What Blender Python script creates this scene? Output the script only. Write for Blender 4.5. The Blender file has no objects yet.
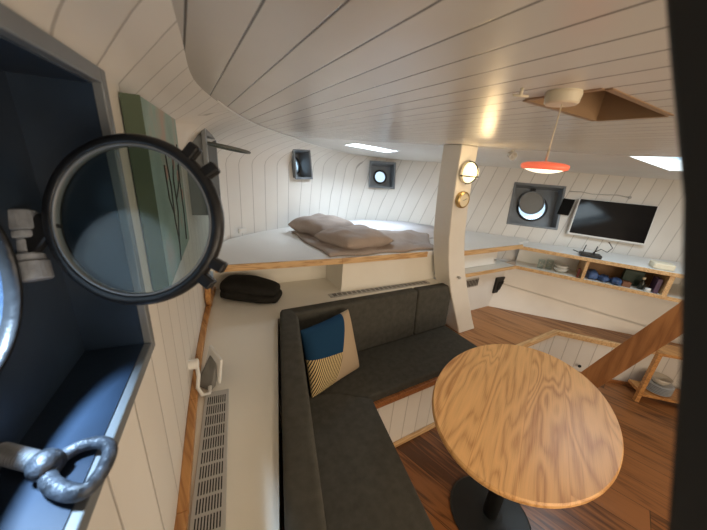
import bpy, bmesh, math, random
from mathutils import Vector, Matrix
random.seed(4)
scene = bpy.context.scene
C = scene.collection
PI = math.pi

# ------------------------------------------------------------------ camera
Rm = ((0.870, -0.104, 0.482), (-0.487, -0.328, 0.809), (0.074, -0.939, -0.336))
right = Vector((Rm[0][0], Rm[1][0], Rm[2][0])).normalized()
fwd = Vector((Rm[0][2], Rm[1][2], Rm[2][2]))
fwd = (fwd - right * fwd.dot(right)).normalized()
up = right.cross(fwd)
cam_data = bpy.data.cameras.new('camera')
cam_data.sensor_width = 36.0
cam_data.lens = 288.0 / 707.0 * 36.0
cam_data.clip_start = 0.005
cam_data.dof.use_dof = True
cam_data.dof.focus_distance = 1.4
cam_data.dof.aperture_fstop = cam_data.lens / 1000 / 0.0030
cam = bpy.data.objects.new('camera', cam_data)
C.objects.link(cam)
cam.matrix_world = Matrix(((right.x, up.x, -fwd.x, 0.0), (right.y, up.y, -fwd.y, 0.0), (right.z, up.z, -fwd.z, 1.70), (0, 0, 0, 1)))
scene.camera = cam

# ------------------------------------------------------------------ world and exposure
world = bpy.data.worlds.new('daylight')
scene.world = world
world.use_nodes = True
wn = world.node_tree.nodes
wn['Background'].inputs['Color'].default_value = (0.62, 0.80, 1.0, 1)
wn['Background'].inputs['Strength'].default_value = 1.7
scene.view_settings.view_transform = 'Standard'
scene.view_settings.look = 'None'
scene.view_settings.gamma = 1.0
scene.view_settings.exposure = 0.0

def lamp(name, kind, loc, power, color, size=None, size_y=None, target=None):
    d = bpy.data.lights.new(name, kind)
    d.energy = power
    d.color = color
    if kind == 'AREA':
        d.shape = 'RECTANGLE' if size_y else 'DISK'
        d.size = size
        if size_y:
            d.size_y = size_y
    elif size:
        d.shadow_soft_size = size
    o = bpy.data.objects.new(name, d)
    C.objects.link(o)
    o.location = loc
    if target is not None:
        o.rotation_euler = (Vector(target) - Vector(loc)).to_track_quat('-Z', 'Y').to_euler()
    return o

# added warm fill light behind the camera, inside the closed rear wall
lamp('rear_fill', 'AREA', (1.3, -1.45, 1.2), 34, (1.0, 0.81, 0.60), 2.6, 0.9, (1.3, 1.0, 0.9))
lamp('daylight_bow_hatch', 'AREA', (1.465, 2.305, 1.93), 16, (0.80, 0.87, 1.0), 0.42, 0.18, (1.465, 2.305, 1.0))
lamp('daylight_side_hatch', 'AREA', (2.70, 0.52, 1.93), 9, (0.84, 0.92, 1.0), 0.74, 0.5, (2.70, 0.52, 1.0))
lamp('daylight_near_porthole', 'AREA', (-0.28, 0.42, 1.86), 42, (0.62, 0.78, 1.0), 0.08, None, (-0.143, 0.334, 1.345))

# ------------------------------------------------------------------ materials
def srgb(r, g, b):
    f = lambda c: c / 12.92 if c <= 0.04045 else ((c + 0.055) / 1.055) ** 2.4
    return (f(r / 255), f(g / 255), f(b / 255), 1)

def base_mat(name, col, rough=0.5, metal=0.0, spec=0.5):
    m = bpy.data.materials.new(name)
    m.use_nodes = True
    b = m.node_tree.nodes['Principled BSDF']
    b.inputs['Base Color'].default_value = col
    b.inputs['Roughness'].default_value = rough
    b.inputs['Metallic'].default_value = metal
    b.inputs['Specular IOR Level'].default_value = spec
    return m, m.node_tree.nodes, m.node_tree.links, b

def ramp(N, L, fac, stops):
    r = N.new('ShaderNodeValToRGB')
    el = r.color_ramp.elements
    while len(el) < len(stops):
        el.new(0.5)
    for e, (p, c) in zip(el, stops):
        e.position = p
        e.color = c
    L.new(fac, r.inputs['Fac'])
    return r

def mnode(N, L, op, a, b=None, c=None):
    n = N.new('ShaderNodeMath')
    n.operation = op
    for i, v in enumerate((a, b, c)):
        if v is None:
            continue
        if isinstance(v, (int, float)):
            n.inputs[i].default_value = v
        else:
            L.new(v, n.inputs[i])
    return n.outputs[0]

def plain(name, col, rough=0.5, metal=0.0, var=0.06, scale=12, bump=0.0, spec=0.5, bscale=None):
    m, N, L, b = base_mat(name, col, rough, metal, spec)
    tc = N.new('ShaderNodeTexCoord')
    nz = N.new('ShaderNodeTexNoise')
    nz.inputs['Scale'].default_value = scale
    nz.inputs['Detail'].default_value = 4
    L.new(tc.outputs['Object'], nz.inputs['Vector'])
    lo = tuple(max(0, c * (1 - var)) for c in col[:3]) + (1,)
    hi = tuple(min(1, c * (1 + var)) for c in col[:3]) + (1,)
    r = ramp(N, L, nz.outputs['Fac'], [(0.3, lo), (0.7, hi)])
    L.new(r.outputs['Color'], b.inputs['Base Color'])
    if bump:
        n2 = N.new('ShaderNodeTexNoise')
        n2.inputs['Scale'].default_value = bscale or scale * 8
        L.new(tc.outputs['Object'], n2.inputs['Vector'])
        bp = N.new('ShaderNodeBump')
        bp.inputs['Strength'].default_value = bump
        bp.inputs['Distance'].default_value = 0.004
        L.new(n2.outputs['Fac'], bp.inputs['Height'])
        L.new(bp.outputs['Normal'], b.inputs['Normal'])
    return m

def plank_paint(name, col, groove, coord='uv', width=0.07, offset=0.0, gw=0.045, rough=0.4, axis=0):
    """painted tongue and groove boards"""
    m, N, L, b = base_mat(name, col, rough)
    tc = N.new('ShaderNodeTexCoord')
    sp = N.new('ShaderNodeSeparateXYZ')
    L.new(tc.outputs['UV' if coord == 'uv' else 'Object'], sp.inputs[0])
    u = sp.outputs[axis]
    t = mnode(N, L, 'DIVIDE', mnode(N, L, 'SUBTRACT', u, offset), width)
    fr = mnode(N, L, 'FRACT', t)
    d = mnode(N, L, 'MINIMUM', fr, mnode(N, L, 'SUBTRACT', 1.0, fr))
    g = N.new('ShaderNodeMapRange')
    g.inputs['From Min'].default_value = gw * 0.45
    g.inputs['From Max'].default_value = gw
    L.new(d, g.inputs['Value'])
    nz = N.new('ShaderNodeTexNoise')
    nz.inputs['Scale'].default_value = 5
    L.new(tc.outputs['Object'], nz.inputs['Vector'])
    fl = mnode(N, L, 'FLOOR', t)
    wn_ = N.new('ShaderNodeTexWhiteNoise')
    wn_.noise_dimensions = '1D'
    L.new(fl, wn_.inputs['W'])
    k = mnode(N, L, 'ADD', mnode(N, L, 'MULTIPLY', nz.outputs['Fac'], 0.6), mnode(N, L, 'MULTIPLY', wn_.outputs['Value'], 0.4))
    lo = tuple(c * 0.93 for c in col[:3]) + (1,)
    r = ramp(N, L, k, [(0.25, lo), (0.75, col)])
    mx = N.new('ShaderNodeMix')
    mx.data_type = 'RGBA'
    L.new(g.outputs[0], mx.inputs['Factor'])
    mx.inputs['A'].default_value = groove
    L.new(r.outputs['Color'], mx.inputs['B'])
    L.new(mx.outputs['Result'], b.inputs['Base Color'])
    bp = N.new('ShaderNodeBump')
    bp.inputs['Strength'].default_value = 0.5
    bp.inputs['Distance'].default_value = 0.004
    L.new(g.outputs[0], bp.inputs['Height'])
    n3 = N.new('ShaderNodeTexNoise')
    n3.inputs['Scale'].default_value = 9
    L.new(tc.outputs['Object'], n3.inputs['Vector'])
    bp2 = N.new('ShaderNodeBump')
    bp2.inputs['Strength'].default_value = 0.25
    bp2.inputs['Distance'].default_value = 0.004
    L.new(n3.outputs['Fac'], bp2.inputs['Height'])
    L.new(bp.outputs['Normal'], bp2.inputs['Normal'])
    L.new(bp2.outputs['Normal'], b.inputs['Normal'])
    return m

def wood(name, c1, c2, rot=0.0, scale=(1, 12, 12), rough=0.4, board=None, dark=None, rings=14.0, dist=6.0, bv=0.7, fw=0.55, fscale=None):
    """grained wood; grain runs along local X after the rotation; board = (width, length)"""
    m, N, L, b = base_mat(name, c1, rough)
    tc = N.new('ShaderNodeTexCoord')
    mp = N.new('ShaderNodeMapping')
    mp.inputs['Rotation'].default_value = (0, 0, rot)
    L.new(tc.outputs['Object'], mp.inputs['Vector'])
    vec = mp.outputs['Vector']
    off = None
    if board:
        sp = N.new('ShaderNodeSeparateXYZ')
        L.new(vec, sp.inputs[0])
        row = mnode(N, L, 'DIVIDE', sp.outputs[1], board[0])
        rid = mnode(N, L, 'FLOOR', row)
        w1 = N.new('ShaderNodeTexWhiteNoise')
        w1.noise_dimensions = '1D'
        L.new(rid, w1.inputs['W'])
        ln = mnode(N, L, 'ADD', mnode(N, L, 'DIVIDE', sp.outputs[0], board[1]), w1.outputs['Value'])
        cid = mnode(N, L, 'FLOOR', ln)
        cmb = N.new('ShaderNodeCombineXYZ')
        L.new(rid, cmb.inputs[0])
        L.new(cid, cmb.inputs[1])
        w2 = N.new('ShaderNodeTexWhiteNoise')
        w2.noise_dimensions = '2D'
        L.new(cmb.outputs[0], w2.inputs['Vector'])
        sc = N.new('ShaderNodeVectorMath')
        sc.operation = 'SCALE'
        L.new(w2.outputs['Color'], sc.inputs[0])
        sc.inputs['Scale'].default_value = 13.0
        ad = N.new('ShaderNodeVectorMath')
        ad.operation = 'ADD'
        L.new(vec, ad.inputs[0])
        L.new(sc.outputs[0], ad.inputs[1])
        vec = ad.outputs[0]
        off = w2.outputs['Value']
        f1 = mnode(N, L, 'FRACT', row)
        e1 = mnode(N, L, 'MULTIPLY', mnode(N, L, 'MINIMUM', f1, mnode(N, L, 'SUBTRACT', 1.0, f1)), board[0])
        f2 = mnode(N, L, 'FRACT', ln)
        e2 = mnode(N, L, 'MULTIPLY', mnode(N, L, 'MINIMUM', f2, mnode(N, L, 'SUBTRACT', 1.0, f2)), board[1])
        edge = mnode(N, L, 'MINIMUM', e1, e2)
        eg = N.new('ShaderNodeMapRange')
        eg.inputs['From Min'].default_value = 0.0008
        eg.inputs['From Max'].default_value = 0.0022
        L.new(edge, eg.inputs['Value'])
    m2 = N.new('ShaderNodeMapping')
    m2.inputs['Scale'].default_value = scale
    L.new(vec, m2.inputs['Vector'])
    nz = N.new('ShaderNodeTexNoise')
    nz.inputs['Scale'].default_value = 1.0
    nz.inputs['Detail'].default_value = 2.0
    nz.inputs['Distortion'].default_value = 0.35
    L.new(m2.outputs['Vector'], nz.inputs['Vector'])
    rg = mnode(N, L, 'PINGPONG', mnode(N, L, 'MULTIPLY', nz.outputs['Fac'], rings), 0.5)
    fine = N.new('ShaderNodeTexNoise')
    fine.inputs['Scale'].default_value = 14.0
    fine.inputs['Detail'].default_value = 3
    m3 = N.new('ShaderNodeMapping')
    m3.inputs['Scale'].default_value = fscale or (0.5, dist * 2.2, dist * 2.2)
    L.new(vec, m3.inputs['Vector'])
    L.new(m3.outputs['Vector'], fine.inputs['Vector'])
    k = mnode(N, L, 'ADD', mnode(N, L, 'MULTIPLY', rg, 1.1), mnode(N, L, 'MULTIPLY', mnode(N, L, 'SUBTRACT', fine.outputs['Fac'], 0.5), fw))
    k = mnode(N, L, 'ADD', k, 0.27)
    if off is not None:
        k = mnode(N, L, 'ADD', k, mnode(N, L, 'MULTIPLY', mnode(N, L, 'SUBTRACT', off, 0.5), bv))
    r = ramp(N, L, k, [(0.18, c2), (0.62, c1), (1.0, tuple(min(1, c * 1.12) for c in c1[:3]) + (1,))])
    colr = r.outputs['Color']
    if board:
        mx = N.new('ShaderNodeMix')
        mx.data_type = 'RGBA'
        L.new(eg.outputs[0], mx.inputs['Factor'])
        mx.inputs['A'].default_value = dark or (0.01, 0.006, 0.003, 1)
        L.new(colr, mx.inputs['B'])
        colr = mx.outputs['Result']
    L.new(colr, b.inputs['Base Color'])
    bp = N.new('ShaderNodeBump')
    bp.inputs['Strength'].default_value = 0.12
    bp.inputs['Distance'].default_value = 0.002
    L.new(k, bp.inputs['Height'])
    L.new(bp.outputs['Normal'], b.inputs['Normal'])
    return m

def glass(name, tint=(0.9, 0.95, 0.95, 1), gloss=0.12, rough=0.03):
    m = bpy.data.materials.new(name)
    m.use_nodes = True
    N, L = m.node_tree.nodes, m.node_tree.links
    N.clear()
    out = N.new('ShaderNodeOutputMaterial')
    tr = N.new('ShaderNodeBsdfTransparent')
    tr.inputs['Color'].default_value = tint
    gl = N.new('ShaderNodeBsdfGlossy')
    gl.inputs['Roughness'].default_value = rough
    mx = N.new('ShaderNodeMixShader')
    mx.inputs[0].default_value = gloss
    L.new(tr.outputs[0], mx.inputs[1])
    L.new(gl.outputs[0], mx.inputs[2])
    L.new(mx.outputs[0], out.inputs['Surface'])
    return m

def glow(name, col, strength, base=None):
    m, N, L, b = base_mat(name, base or col, 0.4)
    b.inputs['Emission Color'].default_value = col
    b.inputs['Emission Strength'].default_value = strength
    return m

WHITE = (0.80, 0.775, 0.73, 1)
M = {}
M['lining'] = plank_paint('wall_boards', WHITE, (0.50, 0.475, 0.44, 1), 'uv', 0.122, 0.0, 0.032, 0.5)
M['ceiling'] = plank_paint('ceiling_boards', (0.70, 0.67, 0.625, 1), (0.12, 0.11, 0.10, 1), 'object', 0.0715, 0.0225, 0.030, 0.27)
M['smooth'] = plain('ceiling_panel_paint', (0.72, 0.70, 0.66, 1), 0.4, var=0.04, scale=3)
M['fascia'] = plank_paint('fascia_boards', (0.76, 0.73, 0.68, 1), (0.52, 0.49, 0.45, 1), 'uv', 0.11, 0.03, 0.04, 0.45)
M['paint'] = plain('cream_paint', (0.82, 0.79, 0.71, 1), 0.42, var=0.03, scale=4)
M['paint2'] = plain('white_satin_paint', (0.84, 0.84, 0.82, 1), 0.3, var=0.03, scale=4)
M['bunk'] = plain('bunk_top_paint', (0.80, 0.79, 0.76, 1), 0.28, var=0.03, scale=4)
M['floor'] = wood('floor_planks', srgb(140, 92, 54), srgb(86, 54, 31), rot=1.26, scale=(1.2, 14, 14), rough=0.28, board=(0.18, 1.9), rings=5)
M['platform'] = wood('platform_planks', srgb(176, 126, 82), srgb(128, 84, 50), rot=1.26, scale=(1.2, 12, 12), rough=0.4, board=(0.19, 2.2), rings=5)
M['stringer'] = wood('stringer_wood', srgb(164, 116, 74), srgb(134, 90, 56), scale=(10, 10, 1.2), rough=0.35, rings=4, fscale=(14, 14, 0.8))
M['ash'] = wood('ash_tabletop', srgb(220, 172, 114), srgb(184, 130, 76), rot=-0.47, scale=(0.95, 5.5, 5.5), rough=0.36, board=(0.155, 4.0), dark=srgb(206, 152, 94), rings=15, dist=9, bv=0.22, fw=0.9)
M['pine'] = wood('pine_edge', srgb(214, 178, 130), srgb(180, 136, 88), rot=0.0, scale=(2, 30, 30), rough=0.4, rings=5)
M['trim'] = wood('oak_trim', srgb(196, 144, 88), srgb(156, 104, 58), rot=1.4, scale=(2, 30, 30), rough=0.4, rings=5)
M['teak'] = wood('teak_stringer', srgb(158, 104, 62), srgb(122, 74, 40), rot=1.3, scale=(2, 30, 30), rough=0.32, rings=6)
M['cloth'] = plain('dark_upholstery', (0.070, 0.068, 0.058, 1), 0.9, var=0.15, scale=30, bump=0.5, spec=0.2, bscale=600)
M['linen'] = plain('taupe_linen', (0.40, 0.335, 0.295, 1), 0.95, var=0.08, scale=8, bump=0.5, spec=0.1, bscale=60)
M['sheet'] = plain('white_sheet', (0.80, 0.80, 0.84, 1), 0.95, var=0.03, bump=0.4, spec=0.1, bscale=25)
M['black_cloth'] = plain('black_cloth', (0.018, 0.017, 0.015, 1), 0.85, var=0.2, scale=20, bump=0.4, spec=0.2, bscale=80)
M['iron'] = plain('black_iron', (0.022, 0.024, 0.028, 1), 0.34, 0.4, var=0.25, scale=20, bump=0.35, bscale=60)
M['grey_steel'] = plain('grey_painted_steel', (0.19, 0.21, 0.23, 1), 0.4, 0.2, var=0.1, scale=8)
M['blue_steel'] = plain('navy_painted_steel', (0.020, 0.036, 0.066, 1), 0.32, 0.1, var=0.2, scale=9, bump=0.25, bscale=14)
M['galv'] = plain('galvanised_steel', (0.42, 0.44, 0.47, 1), 0.38, 0.6, var=0.15, scale=25, bump=0.3, bscale=90)
M['alu'] = plain('brushed_aluminium', (0.50, 0.49, 0.47, 1), 0.45, 0.25, var=0.05)
M['bolt_iron'] = plain('worn_blue_iron', (0.055, 0.066, 0.085, 1), 0.45, 0.3, var=0.8, scale=60, bump=0.6, bscale=150)
M['cover_grey'] = plain('grey_green_paint', (0.14, 0.15, 0.13, 1), 0.5)
M['slot'] = plain('slot_black', (0.012, 0.012, 0.012, 1), 0.8)
M['black'] = plain('black_plastic', (0.012, 0.012, 0.013, 1), 0.35)
M['screen'] = plain('tv_screen', (0.005, 0.005, 0.006, 1), 0.12, spec=0.28)
M['white_plastic'] = plain('white_plastic', (0.78, 0.78, 0.76, 1), 0.35, var=0.03)
M['grey_screen'] = plain('grey_display', (0.05, 0.06, 0.065, 1), 0.25)
M['glass'] = glass('clear_glass', (0.93, 0.97, 0.97, 1), 0.10)
M['old_glass'] = glass('thick_dull_glass', (0.74, 0.80, 0.80, 1), 0.05, 0.12)
M['brass'] = plain('brass', (0.55, 0.40, 0.18, 1), 0.3, 0.9)
M['ivory'] = plain('ivory_enamel', (0.74, 0.68, 0.52, 1), 0.4, var=0.04)
M['orange'] = glow('orange_rim', (1.0, 0.20, 0.10, 1), 0.6, (0.85, 0.13, 0.07, 1))
M['diffuser'] = glow('warm_diffuser', (1.0, 0.86, 0.62, 1), 2.2)
M['bulb'] = glow('lamp_globe', (1.0, 0.84, 0.50, 1), 1.7)
M['dark_post'] = plain('black_post_paint', (0.012, 0.012, 0.010, 1), 0.7, var=0.15, scale=4)
M['socket'] = plain('socket_black', (0.01, 0.01, 0.01, 1), 0.4)

# ------------------------------------------------------------------ mesh helpers
def obj(name, bm, mat, parent=None, smooth=False, bevel=0.0, seg=2, sub=0, recalc=True):
    if recalc:
        bmesh.ops.recalc_face_normals(bm, faces=bm.faces)
    me = bpy.data.meshes.new(name)
    bm.to_mesh(me)
    bm.free()
    mats = mat if isinstance(mat, (list, tuple)) else [mat]
    for k in mats:
        me.materials.append(k)
    if smooth:
        for p in me.polygons:
            p.use_smooth = True
    o = bpy.data.objects.new(name, me)
    C.objects.link(o)
    if parent:
        o.parent = parent
    if bevel:
        b = o.modifiers.new('b', 'BEVEL')
        b.width = bevel
        b.segments = seg
        b.limit_method = 'ANGLE'
        b.angle_limit = 0.6
    if sub:
        s = o.modifiers.new('s', 'SUBSURF')
        s.levels = s.render_levels = sub
    return o

def tag(o, label=None, cat=None, group=None, kind=None):
    if label: o['label'] = label
    if cat: o['category'] = cat
    if group: o['group'] = group
    if kind: o['kind'] = kind
    return o

def empty(name, loc=(0, 0, 0), rz=0.0):
    o = bpy.data.objects.new(name, None)
    C.objects.link(o)
    o.empty_display_size = 0.05
    o.location = loc
    o.rotation_euler = (0, 0, rz)
    return o

def struct(name, bm, mat, **k):
    return tag(obj(name, bm, mat, **k), kind='structure')

def hexa(bm, bot, top):
    vs = [bm.verts.new(p) for p in list(bot) + list(top)]
    n = len(bot)
    bm.faces.new(vs[:n][::-1])
    bm.faces.new(vs[n:])
    for i in range(n):
        j = (i + 1) % n
        bm.faces.new((vs[i], vs[j], vs[n + j], vs[n + i]))
    return vs

def box(bm, x0, x1, y0, y1, z0, z1):
    return hexa(bm, [(x0, y0, z0), (x1, y0, z0), (x1, y1, z0), (x0, y1, z0)], [(x0, y0, z1), (x1, y0, z1), (x1, y1, z1), (x0, y1, z1)])

def prism(bm, pts, z0, z1):
    return hexa(bm, [(p[0], p[1], z0) for p in pts], [(p[0], p[1], z1) for p in pts])

def frame_of(d):
    d = Vector(d).normalized()
    a = Vector((0, 0, 1)) if abs(d.z) < 0.9 else Vector((1, 0, 0))
    u = d.cross(a).normalized()
    return d, u, d.cross(u)

def obox(bm, c, ax, ay, az, sx, sy, sz):
    """box with its own axes; full sizes"""
    c = Vector(c)
    P = lambda i, j, k: c + Vector(ax) * (i * sx / 2) + Vector(ay) * (j * sy / 2) + Vector(az) * (k * sz / 2)
    return hexa(bm, [P(-1, -1, -1), P(1, -1, -1), P(1, 1, -1), P(-1, 1, -1)], [P(-1, -1, 1), P(1, -1, 1), P(1, 1, 1), P(-1, 1, 1)])

def bar(bm, p, q, w, h, upv=(0, 0, 1)):
    """rectangular bar from p to q, w across, h along upv"""
    p, q = Vector(p), Vector(q)
    d = (q - p).normalized()
    s = d.cross(Vector(upv)).normalized()
    u = s.cross(d)
    a = [p + s * i * w / 2 + u * j * h / 2 for i, j in ((-1, -1), (1, -1), (1, 1), (-1, 1))]
    b = [v + (q - p) for v in a]
    return hexa(bm, a, b)

def tube(bm, pts, r, n=10, closed=False, caps=True):
    pts = [Vector(p) for p in pts]
    rs = r if isinstance(r, (list, tuple)) else [r] * len(pts)
    rings = []
    prev = None
    m = len(pts)
    for i, p in enumerate(pts):
        if closed:
            d = pts[(i + 1) % m] - pts[i - 1]
        else:
            d = pts[min(i + 1, m - 1)] - pts[max(i - 1, 0)]
        d.normalize()
        if prev is None:
            _, u, v = frame_of(d)
        else:
            u = (prev - d * prev.dot(d)).normalized()
            v = d.cross(u)
        prev = u
        rings.append([bm.verts.new(p + (u * math.cos(2 * PI * k / n) + v * math.sin(2 * PI * k / n)) * rs[i]) for k in range(n)])
    for i in range(m if closed else m - 1):
        a, b = rings[i], rings[(i + 1) % m]
        for k in range(n):
            bm.faces.new((a[k], a[(k + 1) % n], b[(k + 1) % n], b[k]))
    if caps and not closed:
        bm.faces.new(rings[0][::-1])
        bm.faces.new(rings[-1])

def lathe(bm, c, axis, prof, n=32):
    """prof = [(radius, height along axis)], closed ends when radius is 0"""
    d, u, v = frame_of(axis)
    c = Vector(c)
    rings = []
    for r, h in prof:
        if r < 1e-6:
            rings.append([bm.verts.new(c + d * h)])
        else:
            rings.append([bm.verts.new(c + d * h + (u * math.cos(2 * PI * k / n) + v * math.sin(2 * PI * k / n)) * r) for k in range(n)])
    for a, b in zip(rings, rings[1:]):
        for k in range(n):
            k2 = (k + 1) % n
            if len(a) == 1 and len(b) == 1:
                continue
            if len(a) == 1:
                bm.faces.new((a[0], b[k2], b[k]))
            elif len(b) == 1:
                bm.faces.new((a[k], a[k2], b[0]))
            else:
                bm.faces.new((a[k], a[k2], b[k2], b[k]))

def ring(bm, c, axis, r0, r1, h, n=48):
    """flat annular ring of thickness h, rounded by profile"""
    d, u, v = frame_of(axis)
    c = Vector(c)
    prof = [(r0, -h / 2), (r0 + 0.25 * (r1 - r0), -h / 2 * 1.15), (r1 - 0.25 * (r1 - r0), -h / 2 * 1.15), (r1, -h / 4), (r1, h / 4), (r1 - 0.25 * (r1 - r0), h / 2 * 1.15), (r0 + 0.25 * (r1 - r0), h / 2 * 1.15), (r0, h / 2)]
    rs = [[bm.verts.new(c + d * hh + (u * math.cos(2 * PI * k / n) + v * math.sin(2 * PI * k / n)) * rr) for k in range(n)] for rr, hh in prof]
    for i in range(len(rs)):
        a, b = rs[i], rs[(i + 1) % len(rs)]
        for k in range(n):
            bm.faces.new((a[k], a[(k + 1) % n], b[(k + 1) % n], b[k]))

def pillow(name, cor, th, mat, parent=None, n=18, wr=0.0, seed=0, pinch=0.06, nrm=None):
    """cushion between four corners (bl, br, tr, tl)"""
    rnd = random.Random(seed)
    a, b, c, d = [Vector(p) for p in cor]
    nv = (b - a).cross(d - a).normalized()
    ph = [rnd.uniform(0, 6.28) for _ in range(8)]
    bm = bmesh.new()
    uvl = bm.loops.layers.uv.new('uv')
    side = []
    uvs = {}
    for s in (1, -1):
        g = []
        for j in range(n + 1):
            row = []
            for i in range(n + 1):
                u, v = i / n, j / n
                if s == -1 and (i in (0, n) or j in (0, n)):
                    row.append(side[0][j][i])
                    continue
                eu, ev = 2 * u - 1, 2 * v - 1
                f = (max(0, 1 - eu ** 4) ** 0.55) * (max(0, 1 - ev ** 4) ** 0.55)
                uu = u + (0.5 - u) * pinch * (1 - ev * ev) * abs(eu)
                vv = v + (0.5 - v) * pinch * (1 - eu * eu) * abs(ev)
                p = a * (1 - uu) * (1 - vv) + b * uu * (1 - vv) + c * uu * vv + d * (1 - uu) * vv
                w = wr * (math.sin(9 * u + 5 * v + ph[0]) * math.sin(7 * v - 4 * u + ph[1]) + 0.6 * math.sin(19 * u - 8 * v + ph[2]) * math.sin(13 * v + ph[3]))
                p = p + nv * s * (th / 2 * f) + nv * w * f
                vt = bm.verts.new(p)
                uvs[vt] = (u, v)
                row.append(vt)
            g.append(row)
        side.append(g)
    for s, g in zip((1, -1), side):
        for j in range(n):
            for i in range(n):
                q = [g[j][i], g[j][i + 1], g[j + 1][i + 1], g[j + 1][i]]
                f = bm.faces.new(q if s == 1 else q[::-1])
                for lp in f.loops:
                    lp[uvl].uv = uvs[lp.vert]
    return obj(name, bm, mat, parent, smooth=True, sub=1, recalc=False)

def wedge_cushion(name, bot, top, mat, parent=None, bevel=0.03):
    bm = bmesh.new()
    hexa(bm, bot, top)
    bmesh.ops.recalc_face_normals(bm, faces=bm.faces)
    bmesh.ops.bevel(bm, geom=list(bm.edges), offset=bevel, segments=4, affect='EDGES', profile=0.6)
    return obj(name, bm, mat, parent, smooth=True)

# ------------------------------------------------------------------ hull lining (walls)
FL = 0.30
KZ = 0.076
def ceil_z(x, y):
    s = 0.74 * x + 0.67 * y
    return 1.855 if s < 2.25 else 1.855 - KZ * (s - 2.25)

# bottom point at z 1.09, knee point and its z, ceiling point
cols = [((-0.16, -1.7), (-0.16, -1.7), 1.80, (-0.04, -1.7)),
        ((-0.15, -0.4), (-0.15, -0.4), 1.80, (-0.03, -0.4)),
        ((-0.133, 0.30), (-0.133, 0.30), 1.80, (0.0, 0.30)),
        ((-0.10, 0.57), (-0.10, 0.57), 1.80, (0.018, 0.57)),
        ((-0.065, 0.94), (-0.065, 0.94), 1.80, (0.055, 0.93)),
        ((0.0, 1.45), (0.0, 1.45), 1.785, (0.19, 1.36)),
        ((0.10, 2.0), (0.10, 2.03), 1.76, (0.36, 1.76)),
        ((0.24, 2.24), (0.25, 2.32), 1.73, (0.60, 2.18)),
        ((0.50, 2.42), (0.53, 2.55), 1.715, (0.90, 2.60)),
        ((0.90, 2.60), (0.97, 2.77), 1.71, (1.26, 2.83)),
        ((1.30, 2.72), (1.40, 2.91), 1.71, (1.58, 2.97)),
        ((1.62, 2.76), (1.75, 2.95), 1.71, (1.84, 2.96)),
        ((1.92, 2.67), (2.07, 2.83), 1.71, (2.10, 2.85)),
        ((2.20, 2.45), (2.338, 2.575), 1.71, (2.36, 2.595)),
        ((2.75, 1.843), (2.888, 1.968), 1.71, (2.906, 1.984)),
        ((3.40, 1.125), (3.538, 1.250), 1.71, (3.556, 1.266)),
        ((4.10, 0.352), (4.238, 0.477), 1.71, (4.256, 0.493)),
        ((4.60, -0.20), (4.738, -0.075), 1.71, (4.756, -0.06)),
        ((4.62, -1.7), (4.77, -1.7), 1.71, (4.79, -1.7))]
LOWZ = 0.0
def build_lining():
    bm = bmesh.new()
    uvl = bm.loops.layers.uv.new('uv')
    # refine columns by Catmull-Rom
    def cr(p0, p1, p2, p3, t):
        return [0.5 * ((2 * b) + (-a + c) * t + (2 * a - 5 * b + 4 * c - d) * t * t + (-a + 3 * b - 3 * c + d) * t ** 3) for a, b, c, d in zip(p0, p1, p2, p3)]
    flat = [list(B) + list(K) + [kz] + list(T) for B, K, kz, T in cols]
    fine = []
    for i in range(len(flat) - 1):
        if i == 0 or i >= 13:
            fine.append((flat[i], i))
            if i == 0:
                continue
            sub = 1
            continue
        p0, p3 = flat[max(i - 1, 0)], flat[min(i + 2, len(flat) - 1)]
        for k in range(6):
            fine.append((cr(p0, flat[i], flat[i + 1], p3, k / 6), i))
    fine.append((flat[-1], len(flat) - 1))
    rows_all = []
    u = 0.0
    prev = None
    for f, i in fine:
        bx, by, kx, ky, kz, tx, ty = f
        tz = ceil_z(tx, ty)
        if prev is not None:
            u += math.hypot(bx - prev[0], by - prev[1])
        prev = (bx, by)
        # lower extrapolation to the floor
        sl = ((kx - bx) / (kz - 1.09), (ky - by) / (kz - 1.09))
        zs = [0.0, 0.38, 0.62, 0.85, 1.09, 1.30, 1.50, 1.62]
        pts = [(bx + sl[0] * (z - 1.09), by + sl[1] * (z - 1.09), z) for z in zs]
        pk = Vector((kx, ky, kz)); pt = Vector((tx, ty, tz))
        pb = Vector(pts[-1])
        for q in range(1, 7):      # rounded cove from the wall into the deckhead
            t = q / 6
            e = pk * 1.0
            pts.append(tuple(pb * (1 - t) ** 2 + e * 2 * t * (1 - t) + pt * t * t) if i > 4 else tuple(pb.lerp(pk, min(1, t * 1.5)) if t * 1.5 <= 1 else pk.lerp(pt, t * 3 - 2)))
        tilt = 0.0 if i < 9 else min(0.32, (i - 8) * 0.07)
        ex = [0.0] * 8 + [0.22 * max(0.0, (q / 6 - 0.667) / 0.333) * (1.0 if i <= 4 else 0.0) for q in range(1, 7)]
        rows_all.append([(bm.verts.new(p), u - tilt * (p[2] - 1.09) + e_) for p, e_ in zip(pts, ex)])
    for a, b in zip(rows_all, rows_all[1:]):
        for k in range(len(a) - 1):
            f = bm.faces.new((a[k][0], b[k][0], b[k + 1][0], a[k + 1][0]))
            for lp in f.loops:
                for vv, uu in (a[k], b[k], b[k + 1], a[k + 1]):
                    if lp.vert is vv:
                        lp[uvl].uv = (uu, lp.vert.co.z)
    return bm

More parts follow.
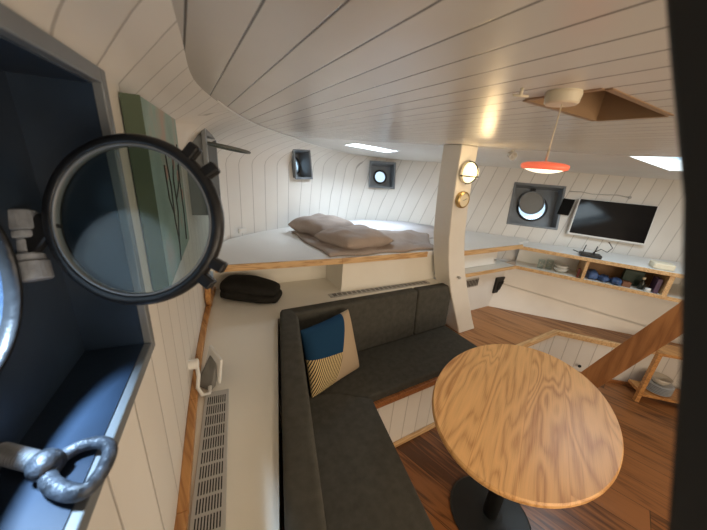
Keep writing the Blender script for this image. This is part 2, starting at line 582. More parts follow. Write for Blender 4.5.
def cut_hole(bm, c, ax, ay, w, h, depth=0.3):
    """cut a rectangular opening: centre, width axis, height axis"""
    c, ax, ay = Vector(c), Vector(ax).normalized(), Vector(ay).normalized()
    nz = ax.cross(ay).normalized()
    near = lambda: [f for f in bm.faces if (f.calc_center_median() - c).length < 1.4]
    for a, s in ((ax, w / 2), (ay, h / 2)):
        for sg in (1, -1):
            fs = near()
            g = list({v for f in fs for v in f.verts}) + list({e for f in fs for e in f.edges}) + fs
            bmesh.ops.bisect_plane(bm, geom=g, plane_co=c + a * s * sg, plane_no=a, dist=1e-5)
    dead = []
    for f in bm.faces:
        d = f.calc_center_median() - c
        if abs(d.dot(ax)) < w / 2 and abs(d.dot(ay)) < h / 2 and abs(d.dot(nz)) < depth:
            dead.append(f)
    bmesh.ops.delete(bm, geom=dead, context='FACES')

# openings: centre, width axis (to the right when seen from inside), up axis, width, height
HUP = Vector((0.74 * FL, 0.67 * FL, 1.0)).normalized()
def axes(w, upv):
    w = Vector(w).normalized()
    n = Vector(upv).cross(w).normalized()      # outward
    u = w.cross(n).normalized()
    return w, u, n
WALLD = Vector((0.055, 0.45, 0)).normalized()
ports = {}
ports['near'] = (Vector((-0.124, 0.375, 1.562)), *axes(WALLD, (0, 0, 1)), 0.44, 0.44)
ports['left'] = (Vector((0.085, 1.765, 1.585)), *axes((0.10, 0.55, 0), (0, 0, 1)), 0.42, 0.36)
ports['bow_one'] = (Vector((0.975, 2.715, 1.645)), *axes((0.90, 0.42, 0), (0.02, 0.20, 1)), 0.19, 0.24)
ports['bow_two'] = (Vector((1.95, 2.80, 1.585)), *axes((0.93, -0.36, 0), (0.2, 0.2, 1)), 0.27, 0.26)
tl = Vector((0.67, -0.74, 0))
ports['right'] = (Vector((3.06, 1.655, 1.42)), *axes(tl, HUP + tl * 0.13), 0.43, 0.40)

bm = build_lining()
for k, (c, w, u, n, W, Hh) in ports.items():
    if k == 'left':      # the cove starts here, so the opening is cut a little smaller than the box
        cut_hole(bm, c - u * 0.025, w, u, W - 0.03, Hh - 0.06, 0.25)
    else:
        cut_hole(bm, c, w, u, W, Hh, 0.25)
lin = struct('wall_hull', bm, M['lining'], smooth=True, recalc=False)

bm = bmesh.new()
box(bm, -0.16, 4.80, -1.73, -1.70, 0.0, 1.856)
struct('wall_rear', bm, M['paint'])

# ------------------------------------------------------------------ ceiling
def ceil_outline():
    pts = []
    flat = [c[3] for c in cols]
    for i in range(len(flat)):
        if 0 < i < 13:
            p0, p1, p2, p3 = flat[i - 1], flat[i], flat[i + 1], flat[min(i + 2, len(flat) - 1)]
            for k in range(6):
                t = k / 6
                pts.append(tuple(0.5 * ((2 * b) + (-a + c) * t + (2 * a - 5 * b + 4 * c - d) * t * t + (-a + 3 * b - 3 * c + d) * t ** 3) for a, b, c, d in zip(p0, p1, p2, p3)))
        else:
            pts.append(flat[i])
    return pts
HATCH = (0.67, 0.99, 0.30, 0.44)
SKYR = (2.32, 3.08, 0.25, 0.80)
bm = bmesh.new()
face = bm.faces.new([bm.verts.new((x, y, 0)) for x, y in ceil_outline()])
def bis(co, no):
    bmesh.ops.bisect_plane(bm, geom=list(bm.verts) + list(bm.edges) + list(bm.faces), plane_co=co, plane_no=no, dist=1e-6)
bis((2.25 / 0.74, 0, 0), (0.74, 0.67, 0))
bmesh.ops.triangulate(bm, faces=list(bm.faces))
SKL = [(1.24, 2.43), (1.26, 2.20), (1.69, 2.22), (1.67, 2.38)]
for (x0, x1, y0, y1) in (HATCH, SKYR, (1.25, 1.68, 2.21, 2.40)):
    for co, no in (((x0, 0, 0), (1, 0, 0)), ((x1, 0, 0), (1, 0, 0)), ((0, y0, 0), (0, 1, 0)), ((0, y1, 0), (0, 1, 0))):
        bis(co, no)
    dead = [f for f in bm.faces if x0 < f.calc_center_median().x < x1 and y0 < f.calc_center_median().y < y1]
    bmesh.ops.delete(bm, geom=dead, context='FACES')
for f in bm.faces:
    c = f.calc_center_median()
    f.material_index = 1 if 0.74 * c.x + 0.67 * c.y > 2.25 else 0
for v in bm.verts:
    v.co.z = ceil_z(v.co.x, v.co.y)
for f in bm.faces:
    f.normal_update()
    if f.normal.z > 0:
        f.normal_flip()
struct('ceiling', bm, [M['ceiling'], M['smooth']], recalc=False)

# hatch recess
def recess(name, x0, x1, y0, y1, h, mat, lid=None, lidmat=None):
    bm = bmesh.new()
    zc = lambda x, y: ceil_z(x, y)
    cs = [(x0, y0), (x1, y0), (x1, y1), (x0, y1)]
    t = 0.012
    for i in range(4):
        (ax_, ay_), (bx_, by_) = cs[i], cs[(i + 1) % 4]
        dx, dy = bx_ - ax_, by_ - ay_
        l = math.hypot(dx, dy)
        ox, oy = dy / l * t, -dx / l * t
        zt = 1.855 + h
        hexa(bm, [(ax_, ay_, zc(ax_, ay_) - 0.002), (bx_, by_, zc(bx_, by_) - 0.002), (bx_ + ox, by_ + oy, zc(bx_, by_) - 0.002), (ax_ + ox, ay_ + oy, zc(ax_, ay_) - 0.002)],
             [(ax_, ay_, zt), (bx_, by_, zt), (bx_ + ox, by_ + oy, zt), (ax_ + ox, ay_ + oy, zt)])
    o = struct(name, bm, mat)
    if lid:
        b2 = bmesh.new()
        box(b2, x0 - t, x1 + t, y0 - t, y1 + t, 1.855 + h, 1.855 + h + 0.015)
        obj(lid, b2, lidmat, o)
    return o
M['hatch_wood'] = plain('varnished_hatch', srgb(150, 122, 92), 0.5)
recess('trim_1', *HATCH, 0.07, M['hatch_wood'], 'hatch_lid', M['hatch_wood'])
recess('window_6', *SKYR, 0.03, M['paint2'], 'glass_pane', M['glass'])
recess('window_5', 1.25, 1.68, 2.21, 2.40, 0.03, M['paint2'], 'glass_pane', M['glass'])
# thin cable duct along the top of the lining
bm = bmesh.new()
op = ceil_outline()
tube(bm, [(x + 0.006, y - 0.012, ceil_z(x, y) - 0.004) for x, y in op[22:60]], 0.003, 6)
struct('trim_3', bm, M['paint2'], smooth=True)

# ------------------------------------------------------------------ floor and platform
bm = bmesh.new()
prism(bm, [(-0.25, -1.7), (4.55, -1.7), (4.4, -0.3), (2.6, 1.75), (-0.25, 1.75)], -0.03, 0.0)
struct('floor', bm, M['floor'])

bm = bmesh.new()
plat = [(1.70, 1.03), (2.82, 1.03), (3.14, 0.66), (3.80, 0.12), (3.98, 0.20), (2.69, 1.625), (1.70, 1.625)]
prism(bm, plat, 0.355, 0.38)
struct('floor_platform', bm, M['platform'])

def uv_wall(name, pts, z0, z1, mat, t=0.02, side=1, parent=None, kind='structure', u0=0.0):
    """boarded strip along a polyline, thickness t away from the room"""
    bm = bmesh.new()
    uvl = bm.loops.layers.uv.new('uv')
    u = u0
    for (a, b) in zip(pts, pts[1:]):
        a_, b_ = Vector(a + (0,)), Vector(b + (0,))
        d = b_ - a_
        l = d.length
        n = Vector((-d.y, d.x, 0)).normalized() * t * side
        vs = [(a_.x, a_.y, z0), (b_.x, b_.y, z0), (b_.x, b_.y, z1), (a_.x, a_.y, z1)]
        fr = [bm.verts.new(v) for v in vs]
        bk = [bm.verts.new((v[0] + n.x, v[1] + n.y, v[2])) for v in vs]
        fs = [fr, bk[::-1]] + [[fr[i], bk[i], bk[(i + 1) % 4], fr[(i + 1) % 4]] for i in range(4)]
        us = {fr[0]: u, fr[3]: u, bk[0]: u, bk[3]: u, fr[1]: u + l, fr[2]: u + l, bk[1]: u + l, bk[2]: u + l}
        for f in fs:
            ff = bm.faces.new(f)
            for lp in ff.loops:
                lp[uvl].uv = (us[lp.vert], lp.vert.co.z)
        u += l
    o = obj(name, bm, mat, parent)
    if kind:
        o['kind'] = kind
    return o
uv_wall('wall_platform_step', [(1.70, 1.035), (2.825, 1.035), (3.145, 0.665), (3.80, 0.13)], 0.0, 0.355, M['fascia'])
def edge_bar(name, pts, z0, z1, w, mat, parent=None, kind='structure'):
    bm = bmesh.new()
    for a, b in zip(pts, pts[1:]):
        d = (Vector(b) - Vector(a)).normalized()
        e = Vector(b) + d * w * 0.0
        bar(bm, (a[0], a[1], (z0 + z1) / 2), (e.x, e.y, (z0 + z1) / 2), w, z1 - z0)
    o = obj(name, bm, mat, parent, bevel=0.003)
    if kind: o['kind'] = kind
    return o
edge_bar('trim_4', [(1.70, 1.035), (2.835, 1.035), (3.16, 0.66), (3.81, 0.13)], 0.345, 0.388, 0.035, M['pine'])
edge_bar('baseboard_step', [(1.70, 1.022), (2.82, 1.022), (3.13, 0.652), (3.8, 0.12)], 0.0, 0.035, 0.012, M['teak'])
bm = bmesh.new()      # drain hole in the step
d = Vector((0.31, -0.36, 0)).normalized(); nn = Vector((-0.757, -0.653, 0))
lathe(bm, Vector((2.98, 0.83, 0.10)) - Vector((0.757, 0.653, 0)) * 0.013, nn, [(0, 0), (0.014, 0), (0.014, 0.004), (0, 0.004)], 16)
struct('trim_5', bm, M['slot'])

# lower hull panel under the shelf, smooth white (in front of the lining)
def hp(x, z, off=0.0):
    """point on the right-hand hull lining at its z; x given at z 1.09"""
    s = 3.27
    y = (s - 0.74 * x) / 0.67
    k = FL * (z - 1.09) - off
    return (x + 0.74 * k, y + 0.67 * k, z)
bm = bmesh.new()
seam = lambda x: 0.64 - 0.185 * (x - 2.80)
for part_ in (0, 1):
    xs = (2.74, 4.3)
    lo = [0.38, 0.38] if part_ == 0 else [seam(x) + 0.004 for x in xs]
    hi = [seam(x) for x in xs] if part_ == 0 else [0.866, 0.866]
    o1, o2 = (0.012, 0.002) if part_ == 0 else (0.009, 0.002)
    hexa(bm, [hp(xs[0], lo[0], o1), hp(xs[1], lo[1], o1), hp(xs[1], lo[1], o2), hp(xs[0], lo[0], o2)],
         [hp(xs[0], hi[0], o1), hp(xs[1], hi[1], o1), hp(xs[1], hi[1], o2), hp(xs[0], hi[0], o2)])
struct('wall_hull_lower', bm, M['paint2'], bevel=0.002)

# ------------------------------------------------------------------ left ledge, niche and bunk
wallL = [(-0.16, -1.6), (-0.15, -0.4), (-0.133, 0.30), (-0.10, 0.57), (-0.065, 0.94), (-0.035, 1.2), (0.0, 1.45), (0.05, 1.74), (0.10, 1.98)]
O1 = (0.372, 1.40)
LD = Vector((0.264, 0.977, 0)).normalized()
def along(p, t, off=0.0):
    return (p[0] + LD.x * t + LD.y * off, p[1] + LD.y * t - LD.x * off)
outer = [along(O1, -1.85), O1]
bm = bmesh.new()
pts = outer + [(1.70, 1.47), (1.70, 1.56), (0.87, 1.60), (0.87, 1.92)] + [(0.10, 2.0)] + wallL[1:][::-1][1:]
prism(bm, pts, 0.0, 0.85)
led = tag(obj('side_ledge', bm, M['paint']), 'long cream painted ledge between the left wall and the sofa backrest', 'ledge')
bm = bmesh.new()
for a, b in zip(wallL[1:], wallL[2:]):
    bar(bm, (a[0] + 0.012, a[1], 0.8625), (b[0] + 0.012, b[1], 0.8625), 0.026, 0.024)
struct('trim_6', bm, M['trim'], bevel=0.004)
bm = bmesh.new()
tube(bm, [(0.052, 1.66, 0.87), (0.047, 1.63, 0.93), (0.052, 1.62, 1.0), (0.050, 1.63, 1.075)], 0.016, 8)
struct('trim_7', bm, M['trim'], smooth=True)

# bunk: top slab following the hull, pine edge, box front and niche
hullB = [(0.11, 2.0), (0.24, 2.22), (0.50, 2.40), (0.90, 2.58), (1.30, 2.70), (1.62, 2.74), (1.90, 2.66), (2.18, 2.44), (2.70, 1.87), (2.93, 1.63)]
bunk = empty('bunk', (1.2, 2.0, 0.0))
def unp(o, par):
    o.parent = par
    o.matrix_parent_inverse = Matrix.Translation(-Vector(par.location))
    return o
bm = bmesh.new()
front = [(0.115, 1.675), (0.85, 1.59), (1.38, 1.54), (1.70, 1.54), (1.86, 1.47), (2.66, 1.46), (2.66, 1.50)]
prism(bm, [(0.075, 1.69)] + front[0:] + [(2.93, 1.55)] + hullB[::-1], 1.065, 1.10)
unp(obj('bunk_top', bm, M['bunk']), bunk)
for seg in ([(0.10, 1.672), (0.85, 1.583), (1.555, 1.532)], [(1.70, 1.52), (1.86, 1.462), (2.66, 1.452)]):
    bm = bmesh.new()
    for a, b in zip(seg, seg[1:]):
        bar(bm, (a[0], a[1], 1.081), (b[0], b[1], 1.081), 0.016, 0.040)
    unp(obj('edge_strip', bm, M['pine'], bevel=0.003), bunk)
bm = bmesh.new()
prism(bm, [(0.87, 1.60), (1.38, 1.56), (1.70, 1.56), (1.70, 1.58), (0.89, 1.62), (0.89, 1.93), (0.87, 1.93)], 0.85, 1.065)
prism(bm, [(0.10, 1.90), (0.87, 1.86), (0.87, 1.88), (0.10, 1.92)], 0.85, 1.065)
unp(obj('front_panel', bm, M['paint']), bunk)
tag(bunk, 'raised white bunk platform with pine edge under the bow portholes', 'bunk')

# bulkhead to the right of the mast, with ledge, cupboard door, vent and opening
bm = bmesh.new()
prism(bm, [(1.70, 1.625), (2.70, 1.625), (2.92, 1.625), (2.92, 1.645), (1.70, 1.645)], 0.375, 0.86)
struct('wall_bulkhead', bm, M['paint2'])
shelf = empty('corner_shelf_unit', (2.9, 1.2, 0.0))
F0, FD = Vector((2.66, 1.46, 0)), Vector((0.54, -0.89, 0)).normalized()
FN = Vector((0.855, 0.519, 0))
def fp(t, off=0.0, z=0.0):
    v = F0 + FD * t + FN * off
    return (v.x, v.y, z)
FT = 1.62
def backp(t, z):
    """where the line into the hull from fp(t) meets the lining"""
    p = F0 + FD * t
    s = 3.27 + FL * (z - 1.09) - 0.02
    k = (s - 0.74 * p.x - 0.67 * p.y) / (0.74 * FN.x + 0.67 * FN.y)
    return (p.x + FN.x * k, p.y + FN.y * k, z)
for nm, z0, z1 in (('shelf_top', 1.055, 1.075), ('shelf_board', 0.865, 0.885)):
    bm = bmesh.new()
    a = [fp(0, 0), fp(FT, 0), backp(FT, z0), backp(0, z0)]
    hexa(bm, [(p[0], p[1], z0) for p in a], [(p[0], p[1], z1) for p in a])
    if z0 < 1:
        box(bm, 1.70, 2.66, 1.47, 1.64, 0.865, 0.885)
    unp(obj(nm, bm, M['paint2'] if z0 > 1 else M['paint']), shelf)
for nm, z in (('top_edge', 1.068), ('board_edge', 0.876)):
    bm = bmesh.new()
    bar(bm, fp(-0.01, -0.004, z), fp(FT, -0.004, z), 0.012, 0.030)
    if z < 1:
        bar(bm, (1.72, 1.466, z), (2.655, 1.456, z), 0.012, 0.030)
    unp(obj(nm, bm, M['pine'], bevel=0.002), shelf)
for t, w_ in ((0.515, 0.022), (1.045, 0.030)):
    bm = bmesh.new()
    a, b = Vector(fp(t, 0.0, 0.97)), Vector(fp(t, 0.27, 0.97))
    bar(bm, a, b, w_, 0.17)
    unp(obj('divider', bm, M['pine']), shelf)
bm = bmesh.new()
hexa(bm, [fp(0.52, 0.27, 0.885), fp(1.04, 0.27, 0.885), fp(1.04, 0.28, 0.885), fp(0.52, 0.28, 0.885)], [fp(0.52, 0.27, 1.055), fp(1.04, 0.27, 1.055), fp(1.04, 0.28, 1.055), fp(0.52, 0.28, 1.055)])
unp(obj('back_panel', bm, plain('brown_backboard', srgb(150, 118, 84), 0.6)), shelf)
bm = bmesh.new()
hexa(bm, [fp(0.0, 0.22, 0.885), fp(0.52, 0.27, 0.885), fp(0.52, 0.28, 0.885), fp(0.0, 0.23, 0.885)], [fp(0.0, 0.22, 1.055), fp(0.52, 0.27, 1.055), fp(0.52, 0.28, 1.055), fp(0.0, 0.23, 1.055)])
unp(obj('back_panel', bm, M['paint2']), shelf)
tag(shelf, 'long white wall shelf with pine edges and open niches under the television', 'shelf')

cup = empty('cupboard_door', (2.1, 1.57, 0.0))
bm = bmesh.new(); box(bm, 1.72, 2.50, 1.57, 1.588, 0.888, 1.062)
leaf_ = unp(obj('door_leaf', bm, M['paint2'], bevel=0.003), cup)
bm = bmesh.new(); lathe(bm, (2.475, 1.57, 0.93), (0, -1, 0), [(0, 0), (0.006, 0), (0.005, 0.008), (0.011, 0.014), (0.010, 0.022), (0, 0.024)], 16)
obj('knob', bm, M['alu'], leaf_, smooth=True)
tag(cup, 'white flap door with small knob just right of the curved mast post', 'cupboard door')
vent = empty('air_vent', (2.26, 1.62, 0.70))
bm = bmesh.new(); box(bm, 2.175, 2.385, 1.616, 1.625, 0.655, 0.742)
unp(obj('frame', bm, M['alu'], bevel=0.002), vent)
bm = bmesh.new()
for k in range(9):
    box(bm, 2.19 + k * 0.0215, 2.20 + k * 0.0215, 1.6135, 1.6165, 0.667, 0.730)
unp(obj('slots', bm, M['slot']), vent)
tag(vent, 'small grey slotted vent low on the white bulkhead', 'vent')
sock = empty('wall_opening_box', (2.77, 1.62, 0.62))
bm = bmesh.new(); hexa(bm, [(2.655, 1.606, 0.53), (2.89, 1.606, 0.525), (2.89, 1.625, 0.525), (2.655, 1.625, 0.53)], [(2.655, 1.606, 0.705), (2.89, 1.606, 0.695), (2.89, 1.625, 0.695), (2.655, 1.625, 0.705)])
unp(obj('panel', bm, M['socket'], bevel=0.006), sock)
bm = bmesh.new(); box(bm, 2.70, 2.85, 1.600, 1.607, 0.56, 0.655)
unp(obj('recess', bm, M['slot'], bevel=0.004), sock)
tag(sock, 'black square panel low on the white bulkhead beside the vent', 'panel')

# ------------------------------------------------------------------ mast post (curved knee)
bm = bmesh.new()
prof = [(0.38, 1.925, 2.125), (0.50, 1.865, 2.055), (0.65, 1.79, 1.98), (0.80, 1.715, 1.905), (0.95, 1.655, 1.835), (1.10, 1.61, 1.78), (1.25, 1.578, 1.74), (1.45, 1.555, 1.71), (1.65, 1.54, 1.695), (1.855, 1.534, 1.69)]
prev = None
for z, xa, xb in prof:
    r = [bm.verts.new(p) for p in ((xa, 1.37, z), (xb, 1.37, z), (xb, 1.53, z), (xa, 1.53, z))]
    if prev:
        for i in range(4):
            bm.faces.new((prev[i], prev[(i + 1) % 4], r[(i + 1) % 4], r[i]))
    else:
        bm.faces.new(r)
    prev = r
bm.faces.new(prev)
post = tag(obj('mast_post', bm, plain('post_paint', (0.80, 0.77, 0.70, 1), 0.38, var=0.03, scale=4), bevel=0.008), 'cream painted post curving out at its foot between the sofa and the wooden platform', 'post')
bm = bmesh.new(); lathe(bm, (1.75, 1.372, 0.93), (0, -1, 0), [(0, 0), (0.007, 0), (0.006, 0.012), (0.012, 0.018), (0.010, 0.028), (0, 0.03)], 16)
obj('hook', bm, M['alu'], post, smooth=True)

# ------------------------------------------------------------------ sofa
sofa = empty('corner_sofa', (0.8, 1.0, 0.0))
def addto(o): return unp(o, sofa)
# base boxes
bm = bmesh.new()
prism(bm, [(0.43, 1.02), (1.70, 1.02), (1.70, 1.45), (0.43, 1.45)], 0.0, 0.43)
addto(obj('base_body', bm, M['paint']))
bm = bmesh.new()
Lf = (0.70, 0.60)
Ld = Vector((0.19, 0.98, 0)).normalized()
LS = [(0.735, 1.02), (0.62, 0.30), (0.40, -0.75), (-0.05, -0.75), (0.43, 1.02)]
prism(bm, LS, 0.0, 0.43)
addto(obj('base_body', bm, M['paint']))
addto(uv_wall('front_boards', [(0.70, 1.0), (1.70, 1.0)], 0.0, 0.43, M['fascia'], t=0.018, side=1, kind=None))
addto(edge_bar('seat_edge', [(0.70, 0.992), (1.70, 0.992)], 0.405, 0.448, 0.026, M['teak'], kind=None))
addto(edge_bar('base_strip', [(0.70, 0.988), (1.70, 0.988)], 0.0, 0.03, 0.02, M['pine'], kind=None))
for x, z in ((0.722, 0.05), (0.775, 0.055), (0.85, 0.055)):
    bm = bmesh.new(); lathe(bm, (x + 0.01, 0.9995, z + 0.01), (0, -1, 0), [(0, 0), (0.011, 0), (0.011, 0.003), (0, 0.003)], 12)
    addto(obj('vent_hole', bm, M['slot']))
# seat cushions
addto(wedge_cushion('seat_cushion', [(0.44, 1.0, 0.43), (1.74, 1.0, 0.43), (1.74, 1.39, 0.43), (0.44, 1.39, 0.43)], [(0.44, 0.99, 0.505), (1.745, 0.99, 0.505), (1.745, 1.39, 0.50), (0.44, 1.39, 0.50)], M['cloth'], bevel=0.018))
addto(wedge_cushion('seat_cushion', [(0.735, 0.985, 0.432), (0.62, 0.30, 0.432), (0.40, -0.70, 0.432), (0.0, -0.70, 0.432), (0.43, 1.12, 0.432), (0.60, 1.10, 0.432)][0:6], [(0.765, 0.975, 0.512), (0.628, 0.30, 0.512), (0.40, -0.70, 0.512), (0.0, -0.70, 0.512), (0.43, 1.14, 0.512), (0.60, 1.10, 0.512)], M['cloth'], bevel=0.018))
# back cushions
addto(wedge_cushion('back_cushion', [(0.40, 1.35, 0.50), (1.385, 1.36, 0.50), (1.385, 1.46, 0.50), (0.40, 1.46, 0.50)], [(0.40, 1.37, 0.88), (1.385, 1.385, 0.865), (1.385, 1.46, 0.865), (0.40, 1.455, 0.88)], M['cloth'], bevel=0.022))
addto(wedge_cushion('back_cushion', [(1.39, 1.36, 0.50), (1.74, 1.37, 0.50), (1.74, 1.46, 0.50), (1.39, 1.46, 0.50)], [(1.39, 1.385, 0.865), (1.745, 1.385, 0.855), (1.745, 1.46, 0.855), (1.39, 1.46, 0.865)], M['cloth'], bevel=0.022))
a0, a1 = (0.385, 1.40), along((0.385, 1.40), -1.88)
b0, b1 = (0.485, 1.39), along((0.475, 1.37), -2.1)
c0, c1 = (0.475, 1.26), along((0.475, 1.26), -2.0)
addto(wedge_cushion('back_cushion', [(a1[0], a1[1], 0.50), (a0[0], a0[1], 0.50), (0.50, 1.39, 0.50), (0.505, 1.30, 0.50), (along((0.505, 1.30), -1.78)[0], a1[1], 0.50)],
                    [(a1[0] + 0.0, a1[1], 0.905), (a0[0], a0[1], 0.905), (0.45, 1.40, 0.905), (0.455, 1.30, 0.905), (along((0.455, 1.30), -1.78)[0], a1[1], 0.905)], M['cloth'], bevel=0.02))
tag(sofa, 'dark grey upholstered corner sofa built against the cream ledge', 'sofa')

# throw pillow with printed pattern
def pillow_mat():
    m, N, L, b = base_mat('printed_pillow', (1, 1, 1, 1), 0.9, spec=0.1)
    tc = N.new('ShaderNodeTexCoord'); sp = N.new('ShaderNodeSeparateXYZ')
    L.new(tc.outputs['UV'], sp.inputs[0]); u, v = sp.outputs[0], sp.outputs[1]
    edge = mnode(N, L, 'ADD', 0.30, mnode(N, L, 'MULTIPLY', mnode(N, L, 'POWER', v, 0.7), 0.50))
    tan = mnode(N, L, 'GREATER_THAN', u, edge)
    low = mnode(N, L, 'LESS_THAN', v, mnode(N, L, 'SUBTRACT', 0.56, mnode(N, L, 'MULTIPLY', u, 0.16)))
    st = mnode(N, L, 'FRACT', mnode(N, L, 'MULTIPLY', mnode(N, L, 'SUBTRACT', mnode(N, L, 'MULTIPLY', u, 1.25), mnode(N, L, 'MULTIPLY', v, 0.75)), 22))
    st = mnode(N, L, 'GREATER_THAN', st, 0.55)
    def mix(f, A, B):
        x = N.new('ShaderNodeMix'); x.data_type = 'RGBA'; L.new(f, x.inputs['Factor'])
        for k, c in (('A', A), ('B', B)):
            if isinstance(c, tuple): x.inputs[k].default_value = c
            else: L.new(c, x.inputs[k])
        return x.outputs['Result']
    stripes = mix(st, srgb(214, 190, 140), srgb(52, 50, 46))
    c = mix(low, srgb(30, 62, 92), stripes)
    c = mix(tan, c, srgb(176, 156, 130))
    L.new(c, b.inputs['Base Color'])
    return m
tp = pillow('throw_pillow', [(0.462, 1.105, 0.50), (0.835, 1.22, 0.50), (0.785, 1.335, 0.875), (0.435, 1.235, 0.865)], 0.11, pillow_mat(), pinch=0.05)
tag(tp, 'square throw pillow with navy, tan and striped fields in the sofa corner', 'pillow')

# ------------------------------------------------------------------ ledge grilles
def grille(name, c, dvec, length, width, ncell, nslot, label, start=0.03, pitch=0.075):
    g = empty(name, (c[0], c[1], 0.85))
    g.rotation_euler = (0, 0, math.atan2(dvec[1], dvec[0]))
    bm = bmesh.new(); box(bm, -length / 2, length / 2, -width / 2, width / 2, 0, 0.005)
    obj('plate', bm, M['alu'], g, bevel=0.002)
    bm = bmesh.new()
    cl = (length - 2 * start) / ncell
    sw = (width * 0.78) / nslot
    for i in range(ncell):
        for j in range(nslot):
            xa = -length / 2 + start + i * cl
            ya = -width * 0.39 + j * sw
            box(bm, xa + 0.004, xa + cl - 0.005, ya + sw * 0.27, ya + sw * 0.73, 0.004, 0.0056)
    obj('slots', bm, M['slot'], g)
    return tag(g, label, 'grille')
gd = Vector((0.05, 0.45, 0)).normalized()
grille('heater_grille', (-0.030, 0.575), (0.115, 0.80), 0.80, 0.080, 17, 9, 'long grey slotted heater grille on the ledge along the left wall', 0.022)
g2 = grille('heater_grille', (1.18, 1.535), (0.82, -0.045), 0.84, 0.055, 22, 5, 'narrow grey slotted heater grille on the ledge behind the sofa back', 0.02)

# folded black cloth on the ledge
bag = empty('folded_cloth', (0.30, 1.72, 0.85))
bm = bmesh.new()
bd = Vector((0.80, -0.50, 0)).normalized(); bs = Vector((0.53, 0.85, 0))
def fold(z0, z1, l, wd, sh, seed):
    bm = bmesh.new()
    n = 14
    rnd = random.Random(seed)
    ring_pts = []
    for i in range(n + 1):
        t = i / n * 2 - 1
        k = (1 - abs(t) ** 6) ** 0.5 if abs(t) < 1 else 0.0
        k = max(k, 0.72)
        hh = (z1 - z0) / 2 * (1.0 if abs(t) < 0.95 else 0.75) * (1 - 0.45 * max(0, t))
        row = []
        for j in range(12):
            a = 2 * PI * j / 12
            ca, sa = math.cos(a), math.sin(a)
            rx = math.copysign(abs(ca) ** 0.6, ca) * wd / 2 * k * (1 + 0.04 * math.sin(5 * t + j))
            rz = math.copysign(abs(sa) ** 0.7, sa) * hh * (1 + 0.05 * math.sin(7 * t + 2 * j + seed))
            p = bd * (t * l / 2 + sh) + bs * rx
            row.append(bm.verts.new((p.x, p.y, z0 + hh * 1.0 + rz)))
        ring_pts.append(row)
    for a_, b_ in zip(ring_pts, ring_pts[1:]):
        for j in range(12):
            bm.faces.new((a_[j], a_[(j + 1) % 12], b_[(j + 1) % 12], b_[j]))
    bm.faces.new(ring_pts[0][::-1]); bm.faces.new(ring_pts[-1])
    return bm
obj('lower_fold', fold(0.0, 0.080, 0.36, 0.22, 0.0, 1), M['black_cloth'], bag, smooth=True, sub=1)
obj('upper_fold', fold(0.045, 0.125, 0.35, 0.20, -0.006, 5), M['black_cloth'], bag, smooth=True, sub=1)
tag(bag, 'folded black cloth bundle on the ledge below the bunk', 'folded cloth')

# ------------------------------------------------------------------ tabletop screen and its cable
tab = empty('smart_display', (0.02, 1.08, 0.85))
P0, P1, P2, P3 = Vector((0.028, 1.130, 0.957)), Vector((0.058, 1.008, 0.957)), Vector((0.042, 0.990, 0.863)), Vector((0.002, 1.125, 0.863))
nrm = (P1 - P0).cross(P3 - P0).normalized()
if nrm.x < 0: nrm = -nrm
bm = bmesh.new()
hexa(bm, [p - nrm * 0.010 for p in (P3, P2, P1, P0)], [p + nrm * 0.002 for p in (P3, P2, P1, P0)])
def loc0(o): return unp(o, tab)
loc0(obj('bezel', bm, M['white_plastic'], bevel=0.006, seg=3))
ce = (P0 + P1 + P2 + P3) / 4
bm = bmesh.new()
hexa(bm, [ce + (p - ce) * 0.84 + nrm * 0.001 for p in (P3, P2, P1, P0)], [ce + (p - ce) * 0.84 + nrm * 0.0035 for p in (P3, P2, P1, P0)])
loc0(obj('display', bm, M['grey_screen'], bevel=0.002))
bm = bmesh.new()
hexa(bm, [(-0.02, 1.10, 0.852), (0.025, 1.0, 0.852), (0.005, 0.975, 0.852), (-0.04, 1.03, 0.852)], [(0.020, 1.105, 0.93), (0.042, 1.035, 0.93), (0.034, 1.03, 0.93), (0.012, 1.08, 0.93)])
loc0(obj('foot', bm, plain('grey_fabric', (0.22, 0.22, 0.21, 1), 0.9), bevel=0.008, seg=3))
tag(tab, 'small white framed display standing on the ledge above the heater grille', 'display')
plug = empty('power_adapter', (-0.04, 1.0, 0.95))
bm = bmesh.new(); lathe(bm, (-0.062, 1.03, 0.945), (1, -0.1, 0), [(0, 0), (0.034, 0), (0.034, 0.006), (0, 0.006)], 28)
unp(obj('wall_plate', bm, M['white_plastic'], smooth=False), plug)
bm = bmesh.new(); lathe(bm, (-0.058, 1.03, 0.955), (1, -0.1, 0), [(0, 0), (0.018, 0), (0.019, 0.032), (0.015, 0.036), (0, 0.036)], 20)
unp(obj('plug_body', bm, M['white_plastic'], smooth=False, bevel=0.002), plug)
bm = bmesh.new(); tube(bm, [(-0.03, 1.03, 0.945), (-0.028, 1.005, 0.915), (-0.035, 0.985, 0.88), (-0.022, 0.96, 0.862), (0.0, 0.965, 0.858), (0.005, 0.99, 0.868)], 0.007, 8)
unp(obj('cable', bm, M['white_plastic'], smooth=True), plug)
tag(plug, 'white plug with cable in the left wall beside the small display', 'plug')

# ------------------------------------------------------------------ bedding
mt = empty('mattress', (1.6, 2.0, 1.10))
bm = bmesh.new()
mp_ = [(1.06, 1.98), (1.40, 1.86), (1.75, 1.80), (2.02, 1.85), (2.22, 2.10), (1.98, 2.42), (1.55, 2.55), (1.12, 2.45)]
prism(bm, mp_, 1.10, 1.145)
bmesh.ops.recalc_face_normals(bm, faces=bm.faces)
bmesh.ops.bevel(bm, geom=list(bm.edges), offset=0.018, segments=3, affect='EDGES')
unp(obj('body', bm, M['sheet'], smooth=True), mt)
tag(mt, 'thin white mattress on the bunk behind the curved post', 'mattress')

